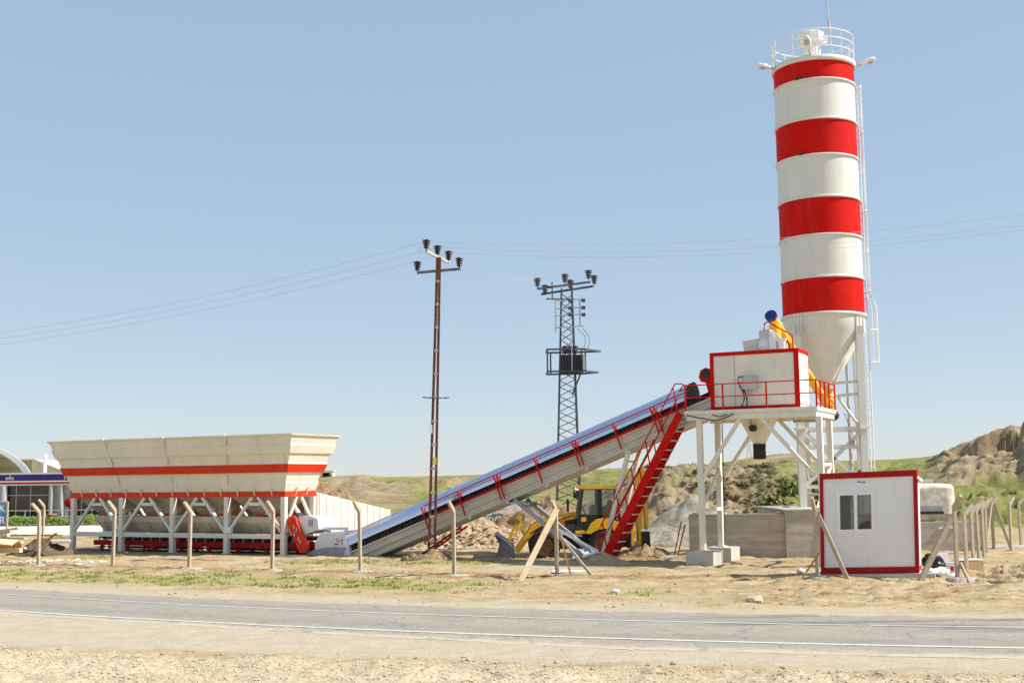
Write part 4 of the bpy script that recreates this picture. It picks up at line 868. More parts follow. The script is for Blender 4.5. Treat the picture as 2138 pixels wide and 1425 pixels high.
for x in (X0+.05, X1-.1): m.box2((x, Y0+.1, z0+.05), (x+.05, Y1-.1, z1-.05))
m.box2((X0+.1, Y0+.1, z0+.05), (X1-.1, Y1-.1, z0+.1)); m.build("panel_wall", cabw, cb_)
m = MB(cbt); t = .105
for y in (Y0, Y1-.1):
    m.box2((X0, y, z0), (X0+t, y+.1, z1)); m.box2((X1-t, y, z0), (X1, y+.1, z1)); m.box2((X0+t, y+.002, z0), (X1-t, y+.1, z0+.17)); m.box2((X0+t, y+.002, z1-.16), (X1-t, y+.1, z1))
for x in (X0+.003, X1-t-.003): m.box2((x, Y0+.1, z1-.16), (x+t, Y1-.1, z1-.003)); m.box2((x, Y0+.1, z0+.003), (x+t, Y1-.1, z0+.17))
m.tube((X0+1.18, Y0+.05, z1), (X0+1.18, Y0+.05, z1+.06), .05, 8); m.build("frame", dred, cb_)
m = MB(cbt); m.box2((X0+.1, Y0+.1, z1-.06), (X1-.1, Y1-.1, z1-.012)); m.build("roof", galv, cb_)
wn = MB(cbt); f = .07
wn.box2((wx0-.03, Y0+.012, wz0-.03), (wx1+.03, Y0+.11, wz0+f)); wn.box2((wx0-.03, Y0+.012, wz1-f), (wx1+.03, Y0+.11, wz1+.03))
for x in (wx0-.03, (wx0+wx1)/2-.05, wx1-f): wn.box2((x, Y0+.012, wz0+f), (x+f+.03, Y0+.11, wz1-f))
wo = wn.build("window", plastic, cb_)
for x0, x1 in ((wx0+f, (wx0+wx1)/2-.05), ((wx0+wx1)/2+.05, wx1-f)):
    m = MB(cbt); m.box2((x0, Y0+.06, wz0+f), (x1, Y0+.066, wz1-f)); m.build("pane", glassd, wo)
wb = MB(cbt)
for z in (1.07, 2.24): wb.box2((X0+.72, Y1-.12, z), (X0+1.78, Y1-.03, z+.07))
for x in (X0+.72, X0+1.72): wb.box2((x, Y1-.12, 1.14), (x+.07, Y1-.03, 2.24))
wbo = wb.build("window", plastic, cb_); m = MB(cbt); m.box2((X0+.79, Y1-.08, 1.14), (X0+1.72, Y1-.075, 2.24)); m.build("pane", glassd, wbo)
m = MB(cbt); m.box2((X0+.3, Y1-.6, z0+.1), (X0+1.9, Y1-.15, .85)); m.build("desk", woodg, cb_)
m = MB(cbt); m.prism([(X0+1.0, Y0+.4, .55), (X0+1.0, Y0+.4, 1.2), (X0+1.15, Y0+.4, 1.42), (X0+1.4, Y0+.4, 1.5), (X0+1.42, Y0+.4, .55)], (0, .35, 0)); m.build("chair", seatm, cb_)
m = MB(cbt); m.box2((X0+1.07, Y0+.034, 2.475), (X0+1.36, Y0+.04, 2.56)); st_ = m.build("sticker", plastic, cb_)
m = MB(cbt)
for x, w in ((1.1, .015), (1.13, .035), (1.175, .03), (1.21, .012)): m.box2((X0+x, Y0+.030, 2.505), (X0+x+w, Y0+.036, 2.545))
for x in (1.26, 1.29, 1.32): m.box2((X0+x, Y0+.030, 2.485), (X0+x+.018, Y0+.036, 2.54))
m.build("sticker_print", blue, st_)
m = MB(cbt); m.box2((X1-.5, Y0+.02, 2.4), (X1-.42, Y0+.05, 2.52)); m.build("socket", plastic, cb_)
m = MB(cbt); m.lathe([(.01, -.06), (.07, -.05), (.08, 0), (.05, .06), (.01, .07)], (X1+.08, Y0+.1, 2.5), 12); m.build("lamp", plastic, cb_)
m = MB(cbt); m.box2((X1+.004, Y0+.1, z0+.17), (X1+.02, Y1-.1, z1-.17)); m.build("side_panel", plastic, cb_)
m = MB(cbt); m.box2((X0-.15, Y0-.1, -.4), (X1+.45, Y1+.2, .097)); tag(m.build("concrete_slab", conc), "low concrete base slab under the red framed site cabin", "slab")

# ================================================================ walls
def block_wall(name, pts, th, label, mat, cat="wall"):
    m = MB(); m.prism(pts, th); return tag(m.build(name, mat), label, cat)
wl = P(1440, 1163, 41.95); wr = P(1704, 1163, 41.2)
m = MB(); n_ = unit(np.array([wr[1]-wl[1], -(wr[0]-wl[0]), 0])); bk_ = -n_*.35 if n_[1] < 0 else n_*.35
m.prism([(wl[0], wl[1], -.3), (wr[0]+3.2, wr[1]-.45, -.3), (wr[0]+3.2, wr[1]-.45, 1.47), (wl[0], wl[1], 1.47)], bk_)
for x, y in ((6.1, 41.93), (8.9, 41.45)): m.box((x+.3, y+.2, 1.50), (.35, .3, .05))
tag(m.build("concrete_wall", wall_m), "grey board marked concrete wall behind the mixer platform legs", "wall")
ped = thing("silo_foundation", "raised grey concrete foundation block under the left silo legs", "foundation", (10, 43, 0))
m = MB(); m.box2((9.25, 41.25, -.3), (10.6, 46, 1.58)); m.build("block", wall_m, ped); m = MB(); m.box2((9.2, 41.2, 1.582), (10.64, 46.04, 1.63)); m.build("cap", conc, ped)
m = MB(); m.prism([(12.2, 44.0, -.3), (17.0, 44.0, -.3), (17.0, 44.0, 1.02), (12.2, 44.0, 1.06)], (0, .4, 0)); tag(m.build("concrete_wall", wall_m), "grey brown concrete wall right of the cabin, in front of the old excavator", "wall")
m = MB(); m.bar((15.4, 43.96, .8), (16.1, 43.97, .84), .06, .05); tag(m.build("pipe_offcut", plastic), "short white pipe fixed on the concrete wall below the excavator", "pipe")
a, b = np.array([-8.15, 48.6]), np.array([-5.95, 58.2]); dd = unit(b-a); nn = np.array([dd[1], -dd[0]])
m = MB(); m.prism([(a[0], a[1], -.3), (b[0], b[1], -.3), (b[0], b[1], 1.36), (a[0], a[1], 2.38)], (-nn[0]*.3, -nn[1]*.3, 0))
rwall = tag(m.build("ramp_wall", panel_m), "pale concrete panel wall of the loading ramp behind the hopper", "wall")
m = MB()
for k in range(1, 12):
    q = a+(b-a)*k/12.; zt = 2.38+(1.36-2.38)*k/12.; m.bar((q[0]+nn[0]*.004, q[1]+nn[1]*.004, -.2), (q[0]+nn[0]*.004, q[1]+nn[1]*.004, zt-.02), .025, .03, (nn[0], nn[1], 0))
m.build("panel_joints", wall_m, rwall)

# ================================================================ heaps of soil and gravel
def heap(name, cx, cy, rx, ry, h, mat, label, rough=.12, fr=1.2, n=110, rot=0, cat="heap", z0=None, asym=0, sharp=1.0):
    u_ = np.linspace(-1.15, 1.15, n); A, B = np.meshgrid(u_, u_); r = np.hypot(A, B)
    x = A*rx; y = B*ry; X = cx+x*cos(rot)-y*sin(rot); Y = cy+x*sin(rot)+y*cos(rot)
    r2 = np.hypot(A-asym*(1-np.clip(r, 0, 1)), B)+.16*fbm(X*.7, Y*.7, 3)
    z = h*np.clip(1-r2, 0, 1)**sharp; zz = z+rough*fbm(X*fr, Y*fr, 5, g=.6)*sstep(0, .2, z/h)+rough*.6*np.abs(fbm(X*fr*2.3, Y*fr*2.3, 3))*sstep(0, .15, z/h)-.12*(1-sstep(0, .06, z/h))
    o = grid_mesh(name, X-cx, Y-cy, zz+(z0 if z0 is not None else gz(cx, cy)), mat, {}); o.location = (cx, cy, 0); return tag(o, label, cat)
heap("earth_mound", -9.9, 56.4, 5.2, 3.2, 2.2, earth_m, "long mound of brown broken earth heaped on the ramp behind the pale panel wall", .42, 1.1, 150, rad(78), z0=.75, sharp=.7)
heap("rubble_heap", -2.4, 51.5, 3.5, 2.2, 1.35, clay_m, "tan rubble heap under the conveyor, left of the loader bucket", .38, 1.3, 130)
heap("gravel_heap", -.9, 62, 3.6, 2.6, 1.75, gravel_m, "grey gravel bank sloping down behind the loader bucket", .1, 1.2, 110, rad(8), asym=.35)
heap("earth_bank", 1.9, 57.5, 3.9, 2.4, 1.75, earth_m, "brown earth bank behind the loader arms, right of the grey gravel", .35, 1.3, 120, asym=-.1)
heap("gravel_heap", 6.9, 50.4, 3.4, 2.2, 1.05, gravel_m, "low grey gravel heap between the red stair and the concrete wall", .1, 1.5, 120, asym=.25)
heap("gravel_heap", 8.4, 53.0, 3.6, 2.6, 1.9, gravel_m, "taller grey gravel heap whose top shows above the concrete wall", .08, 1.5, 90, asym=-.2)
heap("earth_heap", 4.5, 42.4, 1.3, .8, .42, earth_m, "low brown earth heap beside the foot of the stair, left of the footing", .14, 2.6, 90)
heap("sand_heap", 2.75, 39.2, 1.0, .8, .38, clay_m, "small sandy heap at the foot of the red stair", .07, 3, 90)
heap("earth_heap", -2.85, 42.15, .75, .5, .3, earth_m, "small reddish earth heap round the foot of the utility pole", .1, 3, 80)
heap("earth_heap", -3.5, 42.3, .5, .35, .2, earth_m, "dark clod heap left of the utility pole foot", .1, 4, 60)
heap("earth_heap", 13.2, 31.2, 1.6, 1.1, .28, clay_m, "low tan earth heap at the right edge beyond the corner post", .16, 2.4, 100)
heap("earth_heap", 14.4, 33.6, 1.6, 1.4, .3, clay_m, "low tan earth heap beside the receding side fence", .15, 2.2, 90)
# dark rock outcrop on the right hill crest
def blob(c, r, seed, mat, name, n=3, amp=.35, fr=1.0, parent=None, M=None):
    bm_ = __import__("bmesh").new(); __import__("bmesh").ops.create_icosphere(bm_, subdivisions=n, radius=1)
    V = np.array([v.co[:] for v in bm_.verts]); F = [tuple(v.index for v in f.verts) for f in bm_.faces]; bm_.free()
    d = 1+amp*fbm(V[:, 0]*fr*1.3+seed, V[:, 1]*fr*1.3+V[:, 2]*fr*1.1+seed*.7, 4); V = V*d[:, None]*np.array(r)
    if M is not None: V = V @ np.array(M).T
    m = MB(); m.add(V+np.array(c), F, n > 2); return m.build(name, mat, parent)
def sxy(px, Y, py): q = P(px, py, Y); return q
# ================================================================ fence posts
fn_ = unit(np.array([-.36, -.93, 0])); fl = np.array([-fn_[1], fn_[0], 0])
def post_mesh():
    m = MB(); w = .047
    rg = [[(-w, -w, z), (w, -w, z), (w, w, z), (-w, w, z)] for z in (-.3, 1.82)]
    rg.append([(-w, -w-.05, 1.88), (w, -w-.05, 1.88), (w, w-.02, 1.94), (-w, w-.02, 1.94)])
    rg.append([(-w*.85, -.40, 2.17), (w*.85, -.40, 2.17), (w*.85, -.33, 2.24), (-w*.85, -.33, 2.24)])
    return m.loft(rg)
pm = post_mesh(); proto = pm.build("fence_post", post_m, loc=(0, 0, 0))
WHERE = ["leftmost concrete fence post by the timber pile, bent arm at top", "bent concrete fence post in front of the second hopper leg from the left", "bent concrete fence post in front of the third hopper bay, midway along the hopper",
 "bent concrete fence post in front of the right end of the hopper", "bent concrete fence post before the conveyor foot, left of the utility pole", "bent concrete fence post just right of the rusty utility pole", "bent concrete fence post propped by timber planks, in front of the loader",
 "concrete fence post with one diagonal strut at the cabin's left edge", "thick concrete corner post with two diagonal struts right of the cabin"]
used = [False]
def put_post(x, y, rz, label, group="bent concrete fence posts", s=.945):
    o = proto if not used[0] else proto.copy()
    if used[0]: COL.objects.link(o)
    used[0] = True; o.location = (x, y, gz(x, y)); o.rotation_euler = (rad(RNG.uniform(-1, 1)), rad(RNG.uniform(-1.2, 1.2)), rz); o.scale = (s, s, s); ORG[o.name] = np.array(o.location); return tag(o, label, "fence post", group)
rzf = math.atan2(fn_[1], fn_[0])+pi/2
def strut(o, p, q, name="strut", mat=post_m, w=.1):
    """a strut cast against the post; kept in the post's own frame"""
    M = Matrix.LocRotScale(o.location, o.rotation_euler, o.scale).inverted(); m = MB(); m.bar(tuple(M @ Vector(p)), tuple(M @ Vector(q)), w/o.scale[0])
    me_o = m.build(name, mat, loc=(0, 0, 0)); me_o.location = (0, 0, 0); me_o.parent = o
for i, (x, y) in enumerate(FENCE):
    o = put_post(x, y, rzf+(.0 if i < 8 else .55), WHERE[i])
    if i == 7: strut(o, (x+.08, y-.03, 1.72), (8.72, 31.75, gz(8.7, 31.7)-.1)); 
    if i == 8:
        strut(o, (x-.1, y-.03, 1.62), (10.3, 31.0, gz(10.3, 31.0)-.1), w=.12); strut(o, (x+.08, y-.02, .5), (11.55, 30.85, gz(11.5, 30.9)-.1), w=.06)
    if i == 6:
        strut(o, (x+.1, y-.05, 1.15), (2.2, 33.6, gz(2.2, 33.6)-.1), w=.07)
    g = heap("post_footing", x+.06, y-.05, .30+.05*(i % 3), .2, .035, pad_m, "grey concrete patch around the foot of the "+WHERE[i].replace("concrete ", "", 1), .02, 5, 30, cat="post footing") if i not in (1,) else None
    if g: g["label"] = " ".join(g["label"].split()[:16]); g["group"] = "concrete patches round the fence posts"
RZS = -pi/2-.45+pi                        # the side fence: arms lean to the right
side = [(12.38, 33.3), (13.4, 35.5), (14.45, 37.8), (15.5, 40.1), (16.45, 42.3)]
nums = ["first", "second", "third", "fourth", "fifth", "sixth"]
for k, (x, y) in enumerate(side): put_post(x, y, pi/2+.35-.0, f"{nums[k]} post behind the corner post in the side fence receding at right", "posts of the receding side fence", .86)
o = put_post(17.65, 44.7, pi/2+.3, "far corner post of the side fence with two splayed struts", s=.86)
strut(o, (17.6, 44.6, 1.65), (17.0, 43.9, 0)); strut(o, (17.75, 44.7, 1.65), (18.2, 44.5, 0))
q = G(2112, 1148); put_post(q[0], q[1], pi/2+.6, "fence post standing alone right of the far corner post", s=.86)
q = G(2132, 1138); put_post(q[0], q[1], pi/2+.2, "rightmost fence post at the picture edge, bent to the right", s=.86)
put_post(-21.6, 55.5, rzf, "fence post standing back behind the timber pile, left of the hopper")
put_post(16.1, 45.6+4, rzf, "thin distant post seen between cabin and corner post", s=.8)
put_post(5.4, 66.5, 2.2, "distant post on the grey gravel heap behind the loader", s=.8)
put_post(-1.9, 66, 2.4, "distant post on the gravel bank below the conveyor", s=.75)
# timber props at the seventh post
m = MB(); m.bar((1.2, 33.8, 1.92), (.15, 33.1, .0), .16, .05, (.5, -1, .5)); tag(m.build("timber_plank", wood), "wide pale timber plank leaning against the propped fence post", "plank")
m = MB(); m.bar((1.27, 34.08, 1.3), (1.58, 33.85, -.02), .10, .05, (1, 0, .2)); tag(m.build("timber_plank", woodb), "short brown timber plank leaning on the right of the propped fence post", "plank")
m = MB(); m.bar((8.05, 32.0, .75), (7.45, 31.9, -.02), .05, .03); tag(m.build("timber_stick", woodb), "thin brown stick leaning at the left foot of the cabin side post", "stick")
m = MB(); pp = [P(1166, 1105, 39.5), P(1249, 1151, 39.2), P(1216, 1161, 38.9)]; m.path([pp[0], pp[1]-np.array([.02, 0, -.01]), pp[1], pp[2]], .05, 8); tag(m.build("bent_pipe", plastic), "white bent pipe resting near the foot of the conveyor trestle", "pipe")
m = MB(); q = G(1207, 1152); g_ = np.linspace(-1, 1, 14); A, B = np.meshgrid(g_, g_)
tp = grid_mesh("tarp_sheet", A*.38, B*.3, np.maximum(.32*np.exp(-(A*A+B*B)*1.2)+.12*fbm(A*1.8, B*1.8, 3), -.02), tarp, {}); tp.location = (q[0], 42.0, -.02); tag(tp, "crumpled grey blue sheet lying below the loader", "sheet")
q = G(1185, 1193); g2 = grid_mesh("paper_sheet", A*.5, B*.3, .03+.05*fbm(A*2, B*2, 3), plastic, {}); g2.location = (q[0]+.05, q[1], gz(q[0], q[1])); tag(g2, "flat white plastic sheet lying right of the propped fence post foot", "sheet")

# ================================================================ utility pole
PX0, PYo, PZ0 = -2.92, 42.6, 0.0
pole = thing("utility_pole", "tall rusty two-legged steel power pole with dark insulators on two crossarms", "utility pole", (PX0, PYo, PZ0))
top = np.array([-2.62, 42.7, 10.75])
for s in (-1, 1):
    m = MB(); m.bar((PX0+s*.108, PYo, -.3), (top[0]+s*.045, top[1], top[2]), .09, .12, (0, 1, 0)); m.build("pole_leg", rustred, pole)
for k in range(12):
    t = .06+k*.078; m = MB(); c = np.array([PX0, PYo, 0])+(top-np.array([PX0, PYo, 0]))*t; w = .2-.11*t; m.box(c+np.array([0, -.02, 0]), (w, .1, .09)); m.build("batten", woodg, pole)
for (p, q, mt, nm) in (((-3.4, 42.6, 10.18), (-1.84, 42.8, 10.34), towerm, "crossarm"), ((-3.04, 42.35, 10.92), (-2.26, 43.1, 10.62), galv, "top_arm")):
    m = MB(); m.bar(p, q, .09); m.build(nm, mt, pole)
INS = [(-3.38, 42.6, 10.2), (-1.88, 42.8, 10.36), (-3.04, 42.38, 10.95), (-2.66, 42.72, 10.80), (-2.28, 43.08, 10.66)]
def insulator(p, parent, s=1.0, mt=porcelain):
    m = MB(); c = np.array(p, float); pr = [(.015, 0), (.02, .06)]
    z = .06
    for w in (.085, .10, .115): pr += [(.05, z), (w, z+.015), (w, z+.045), (.05, z+.07)]; z += .075
    pr += [(.13, z+.01), (.13, z+.03), (.05, z+.06), (.0, z+.08)]
    m.lathe([(r*s, q*s) for r, q in pr], c, 12); return m.build("insulator", mt, parent)
for p in INS: insulator(p, pole, 1.15)
def at_pole(z): return np.array([PX0, PYo, 0])+(top-np.array([PX0, PYo, 0]))*(z/top[2])
m = MB(); c = at_pole(5.68); m.path([c+np.array(q) for q in ((-.45, 0, .02), (-.2, -.1, -.02), (0, -.12, -.03), (.2, -.1, -.03), (.5, 0, 0))], .02); m.path([c+np.array(q) for q in ((-.4, .1, .0), (0, .1, .02), (.42, .1, -.03))], .015); m.build("anti_climb_guard", towerm, pole)
c = at_pole(4.55); m = MB(); m.box(c+np.array([-.14, -.09, 0]), (.14, .02, .3)); m.build("number_plate", plastic, pole)
c = at_pole(3.42); m = MB(); m.box(c+np.array([.04, -.09, 0]), (.12, .02, .25)); m.build("danger_plate", paint("sign_yellow", (.75, .6, .04), .5, .05), pole)
# ---- transformer tower
TY = 60.0
tw = thing("transformer_tower", "dark steel lattice tower with a transformer on a fenced platform and switches above", "tower", (2.7, TY, 0))
def tc(z): return np.array([2.70+.008*z, TY, z])
def tw_w(z): return .62-.36*min(z, 12)/12
m = MB(); HT = 12.3
for sx in (-1, 1):
    for sy in (-1, 1):
        m = MB(); m.bar(tc(0)+np.array([sx, sy, 0])*tw_w(0), tc(HT)+np.array([sx, sy, 0])*tw_w(HT), .07); m.build("tower_leg", towerm, tw)
m = MB(); zs = np.linspace(.2, 12, 31)
for i in range(30):
    for (a0, a1) in (((-1, -1), (1, -1)), ((1, -1), (1, 1)), ((1, 1), (-1, 1)), ((-1, 1), (-1, -1))):
        if i % 2: a0, a1 = a1, a0
        z0_, z1_ = zs[i], zs[i+1]; m.bar(tc(z0_)+np.array([*a0, 0])*tw_w(z0_), tc(z1_)+np.array([*a1, 0])*tw_w(z1_), .038)
m.build("lattice", towerm, tw)
m = MB(); m.bar((1.3, TY-.4, 12.25), (4.0, TY-.1, 12.62), .1); m.bar((1.5, TY+.3, 12.08), (4.2, TY+.5, 12.5), .1); m.bar((1.75, TY-.5, 11.72), (3.2, TY-.3, 11.7), .07)
m.bar((2.05, TY-.4, 11.75), (2.05, TY-.4, 12.6), .06); m.build("crossarm", towerm, tw)
for p in ((1.32, TY-.4, 12.3), (1.72, TY+.3, 12.05), (2.72, TY-.2, 12.52), (3.02, TY+.3, 12.3), (3.92, TY-.1, 12.72), (4.25, TY+.5, 12.55)): insulator(p, tw, 1.5, towerm)
m = MB(); 
for x, z0_, z1_ in ((2.2, 10.05, 11.6), (3.42, 10.3, 11.7)): m.bar((x, TY-.5, z0_), (x, TY-.5, z1_), .07)
for z in (11.6, 11.2, 10.85, 10.25): m.bar((2.15, TY-.5, z), (3.6, TY-.5, z+.08), .05)
m.build("switch_frame", galv, tw)
for x in (2.95, 3.6):
    for z in (11.62, 11.25, 10.9): m = MB(); m.box((x, TY-.5, z), (.2, .22, .15)); m.build("switch", towerm, tw)
m = MB()
for z, pts in ((9.12, ((1.74, -1.0), (3.55, -1.0), (4.46, .2), (3.2, .6), (1.74, .6), (1.74, -1.0))), (8.02, ((1.74, -1.0), (3.6, -1.0), (4.3, -.2), (3.4, .6), (1.74, .6), (1.74, -1.0)))):
    for p, q in zip(pts[:-1], pts[1:]): m.bar((p[0], TY+p[1], z), (q[0], TY+q[1], z), .085)
for x, y in ((1.74, -1), (1.95, .6), (3.42, -1), (3.62, -1)): m.bar((x, TY+y, 8.02), (x, TY+y, 9.12), .08)
m.bar((3.4, TY-.7, 7.95), (2.98, TY-.3, 6.9), .06); m.build("platform_frame", towerm, tw)
m = MB(); m.box((2.95, TY-.6, 8.42), (1.15, .8, .85)); m.box((2.8, TY-.6, 7.98), (.9, .6, .1))
for k in range(7): m.box((2.5+k*.15, TY-1.03, 8.42), (.05, .08, .7))
m.build("transformer", dark, tw)
for x in (2.65, 2.9, 3.15): insulator((x, TY-.6, 8.85), tw, 1.4, towerm)
m = MB(); m.box((3.55, TY-1.05, 8.4), (.12, .1, .6)); m.bar((2.95, TY-1.06, 8.05), (2.95, TY-1.06, 10.4), .04); m.build("cable_duct", galv, tw)
m = MB()
for x0, x1 in ((3.3, 3.55), (3.55, 3.75)): m.path([(x0, TY-.6, 10.2), (x1+.1, TY-.6, 9.8), (x1+.1, TY-.7, 9.4), (x1-.05, TY-.8, 9.0)], .014)
m.build("jumper_cable", dark, tw)
# ---- cables
wirem = paint("cable_grey", (.44, .48, .55), .6, .1)
def wire(p, q, sag, label, r=.0062, grp="overhead power cables"):
    p, q = np.array(p, float), np.array(q, float); m = MB(); m.path([p+(q-p)*t-np.array([0, 0, 4*sag*t*(1-t)]) for t in np.linspace(0, 1, 40)], r, 5); return tag(m.build("power_cable", wirem), label, "power cable", grp)
tops = [np.array(INS[i])+np.array([0, 0, .33]) for i in (2, 3, 4)]
for i, (yl, lab) in enumerate(((694, "highest"), (706, "middle"), (718, "lowest"))):
    q = P(-60, yl+8, 52+i*.4); wire(tops[i], q, .35, f"{lab} of the three thin cables running left from the power pole to the picture edge")
for i, (yr, lab) in enumerate(((434, "highest"), (457, "middle"), (466, "lowest"))):
    q = P(2300, yr-8, 36.5); wire(tops[i], q, .55, f"{lab} of the three thin cables running right from the power pole across the silo")
wire(np.array(INS[1])+np.array([0, 0, .33]), (1.32, TY-.4, 12.8), .3, "faint cable between the power pole and the lattice tower", .006)
wire(np.array(INS[0])+np.array([0, 0, .33]), tops[0]+np.array([-.02, 0, 0]), -.28, "short looping jumper cable at the top left of the power pole", .006)
wire(np.array(INS[1])+np.array([0, 0, .33]), tops[1], -.25, "short looping jumper cable at the top right of the power pole", .006)
# ---- far pylon
PB = P(1564, 944, 560); py = thing("distant_pylon", "tiny faint lattice pylon on the far hill, seen between the platform legs", "pylon", PB)
m = MB(); pz = 8.5
for sx in (-1, 1):
    for sy in (-1, 1): m.bar(PB+np.array([sx*1.1, sy*1.1, -4]), PB+np.array([sx*.25, sy*.25, pz]), .13)
for k in range(7):
    for s in (-1, 1): m.bar(PB+np.array([-s*(1.1-.12*k), -1, k*1.2-1]), PB+np.array([s*(1-.12*k), -1, k*1.2+.2]), .09)
m.build("lattice", galv, py); m = MB()
for z in (5.2, 6.8, 8.2): m.bar(PB+np.array([-1.6, 0, z]), PB+np.array([1.6, 0, z]), .12)
m.build("crossarm", galv, py)

# ================================================================ service station at left
sb = thing("station_building", "low service building at left with navy fascia lettering, red stripe and dark shop windows", "building", (-38, 94, 0))
yb = 92.0; XR = -24.0
m = MB(); m.box2((-75, yb+.3, -.3), (XR, yb+9, 3.5)); m.build("wall", stationw, sb)
m = MB(); m.box2((-75, yb-.25, 3.08), (XR+.2, yb+.28, 3.56)); m.build("fascia", fascia, sb)
m = MB(); m.box2((-75, yb-.26, 2.97), (XR+.2, yb+.28, 3.078)); m.box2((-75, yb-.24, 2.72), (XR+.2, yb+.28, 2.84)); m.box2((-75, yb-.3, 3.562), (XR+.3, yb+9, 3.68)); m.build("trim", stationw, sb)
m = MB(); m.box2((-75, yb-.255, 2.842), (XR+.2, yb+.28, 2.968)); m.build("red_stripe", dred, sb)
ft = P(20, 998, yb-.25)
text_mesh("ofis", .46, lambda x, y, z: (ft[0]+x, yb-.262-z, 3.17+y), plastic, "lettering", sb)
ft2 = P(133, 999, yb-.25); text_mesh("r", .46, lambda x, y, z: (ft2[0]+x+.1, yb-.262-z, 3.17+y), plastic, "lettering", sb)
k = 0
for x0, x1 in ((-46, -40.4), (-39.2, -35.6), (-33.9, -29.5), (-29.2, -25)):
    m = MB(); m.box2((x0, yb+.2, .15), (x1, yb+.29, 2.7)); m.build("shop_window", glass_st, sb)
m = MB()
for x in (-45, -43, -41.5, -38.0, -36.9, -33.0, -32.2, -31, -28): m.box2((x-.03, yb+.14, .15), (x+.03, yb+.199, 2.7))
for z in (1.95,): m.box2((-46, yb+.15, z), (-25, yb+.198, z+.06))
m.build("glazing_bars", galv, sb)
for x in (-38.9, -35.25, -34.5, -30.5): m = MB(); m.tube((x, yb-.05, -.2), (x, yb-.05, 2.72), .2 if x > -38 else .3, 16); m.build("column", column_m, sb)
m = MB(); m.lathe([(.0, -.02), (.36, -.02), (.36, .02), (0, .02)], (P(145, 1055, yb-.3)[0], yb-.35, 1.4), 24, [[1, 0, 0], [0, 0, 1], [0, 1, 0]]); m.bar((P(145, 1055, yb-.3)[0], yb-.3, -.1), (P(145, 1055, yb-.3)[0], yb-.3, 1.2), .06); tag(m.build("round_sign", dred), "round red sign in front of the shop windows at left", "sign")
# arched canopy and house behind
ca = thing("arched_canopy", "white arched canopy roof behind the navy fascia at far left", "canopy", (-45, 104, 0))
AC = np.array([-51.7, 104.0]); RA, RB = 10.0, 4.1
def arc(t, k=1.0, dy=0): return (AC[0]+RA*k*cos(t)-.667*max(dy, 0), AC[1]+dy, 3.0+RB*k*sin(t))
tt_ = np.linspace(.12, pi-.12, 30)
m = MB(); m.loft([[arc(t, 1, d) for d in (0, 18)]+[arc(t, .985, 18), arc(t, .985, 0)] for t in tt_], smooth=False); m.build("roof_sheet", roofm, ca)
m = MB()
for d in (-.15, 8.9, 17.9): m.loft([[arc(t, 1.02, d), arc(t, 1.02, d+.2), arc(t, .955, d+.2), arc(t, .955, d)] for t in tt_])
m.build("arch_rib", white, ca)
m = MB()
for t in np.linspace(.3, pi-.3, 12): m.bar(arc(t, .972, .2), arc(t, .972, 17.8), .1)
m.build("purlins", galv, ca)
for x in (-42.0, -61.4): m = MB(); m.tube((x, 104.5, -.2), (x, 104.5, 3.1), .15, 10); m.build("column", white, ca)
m = MB(); q0_ = P(68, 986, 96); q1_ = P(69, 954, 96); m.tube((q0_[0], 98.5, 3), (q1_[0], 98.5, q1_[2]+.1), .15, 12); m.lathe([(.0, 0), (.22, .02), (.22, .2), (0, .26)], (q1_[0], 98.5, q1_[2]+.02), 12); tag(m.build("roof_flue", white), "white flue pipe rising between the arched canopy and beige house", "flue")
ho = thing("beige_house", "plain beige house with sloping roof line behind the navy fascia", "house", (-37, 120, 0))
hx = lambda px_: (px_-CXP)/FPX*1.006*118
hz_ = lambda px_, py_: P(px_, py_, 118)[2]
m = MB(); m.prism([(hx(45), 118, 0), (hx(75), 118, 0), (hx(75), 118, hz_(75, 959)), (hx(45), 118, hz_(45, 959))], (0, 10, 0)); m.build("side_wall", paint("brown_render", (.42, .33, .24), .85, .06), ho)
m = MB(); m.prism([(hx(75), 117.9, 0), (hx(175), 117.9, 0), (hx(175), 117.9, hz_(175, 1001)), (hx(138), 117.9, hz_(138, 984)), (hx(75), 117.9, hz_(75, 959))], (0, 10, 0)); m.build("gable_wall", beigewall, ho)
m = MB(); m.prism([(hx(43), 117.6, hz_(44, 960)), (hx(80), 117.6, hz_(80, 960)), (hx(138), 117.6, hz_(138, 983)), (hx(176), 117.6, hz_(176, 1000)), (hx(176), 117.6, hz_(176, 998)), (hx(138), 117.6, hz_(138, 980.5)), (hx(80), 117.6, hz_(80, 957)), (hx(43), 117.6, hz_(44, 957.5))], (0, 10.6, 0)); m.build("roof", galv, ho)
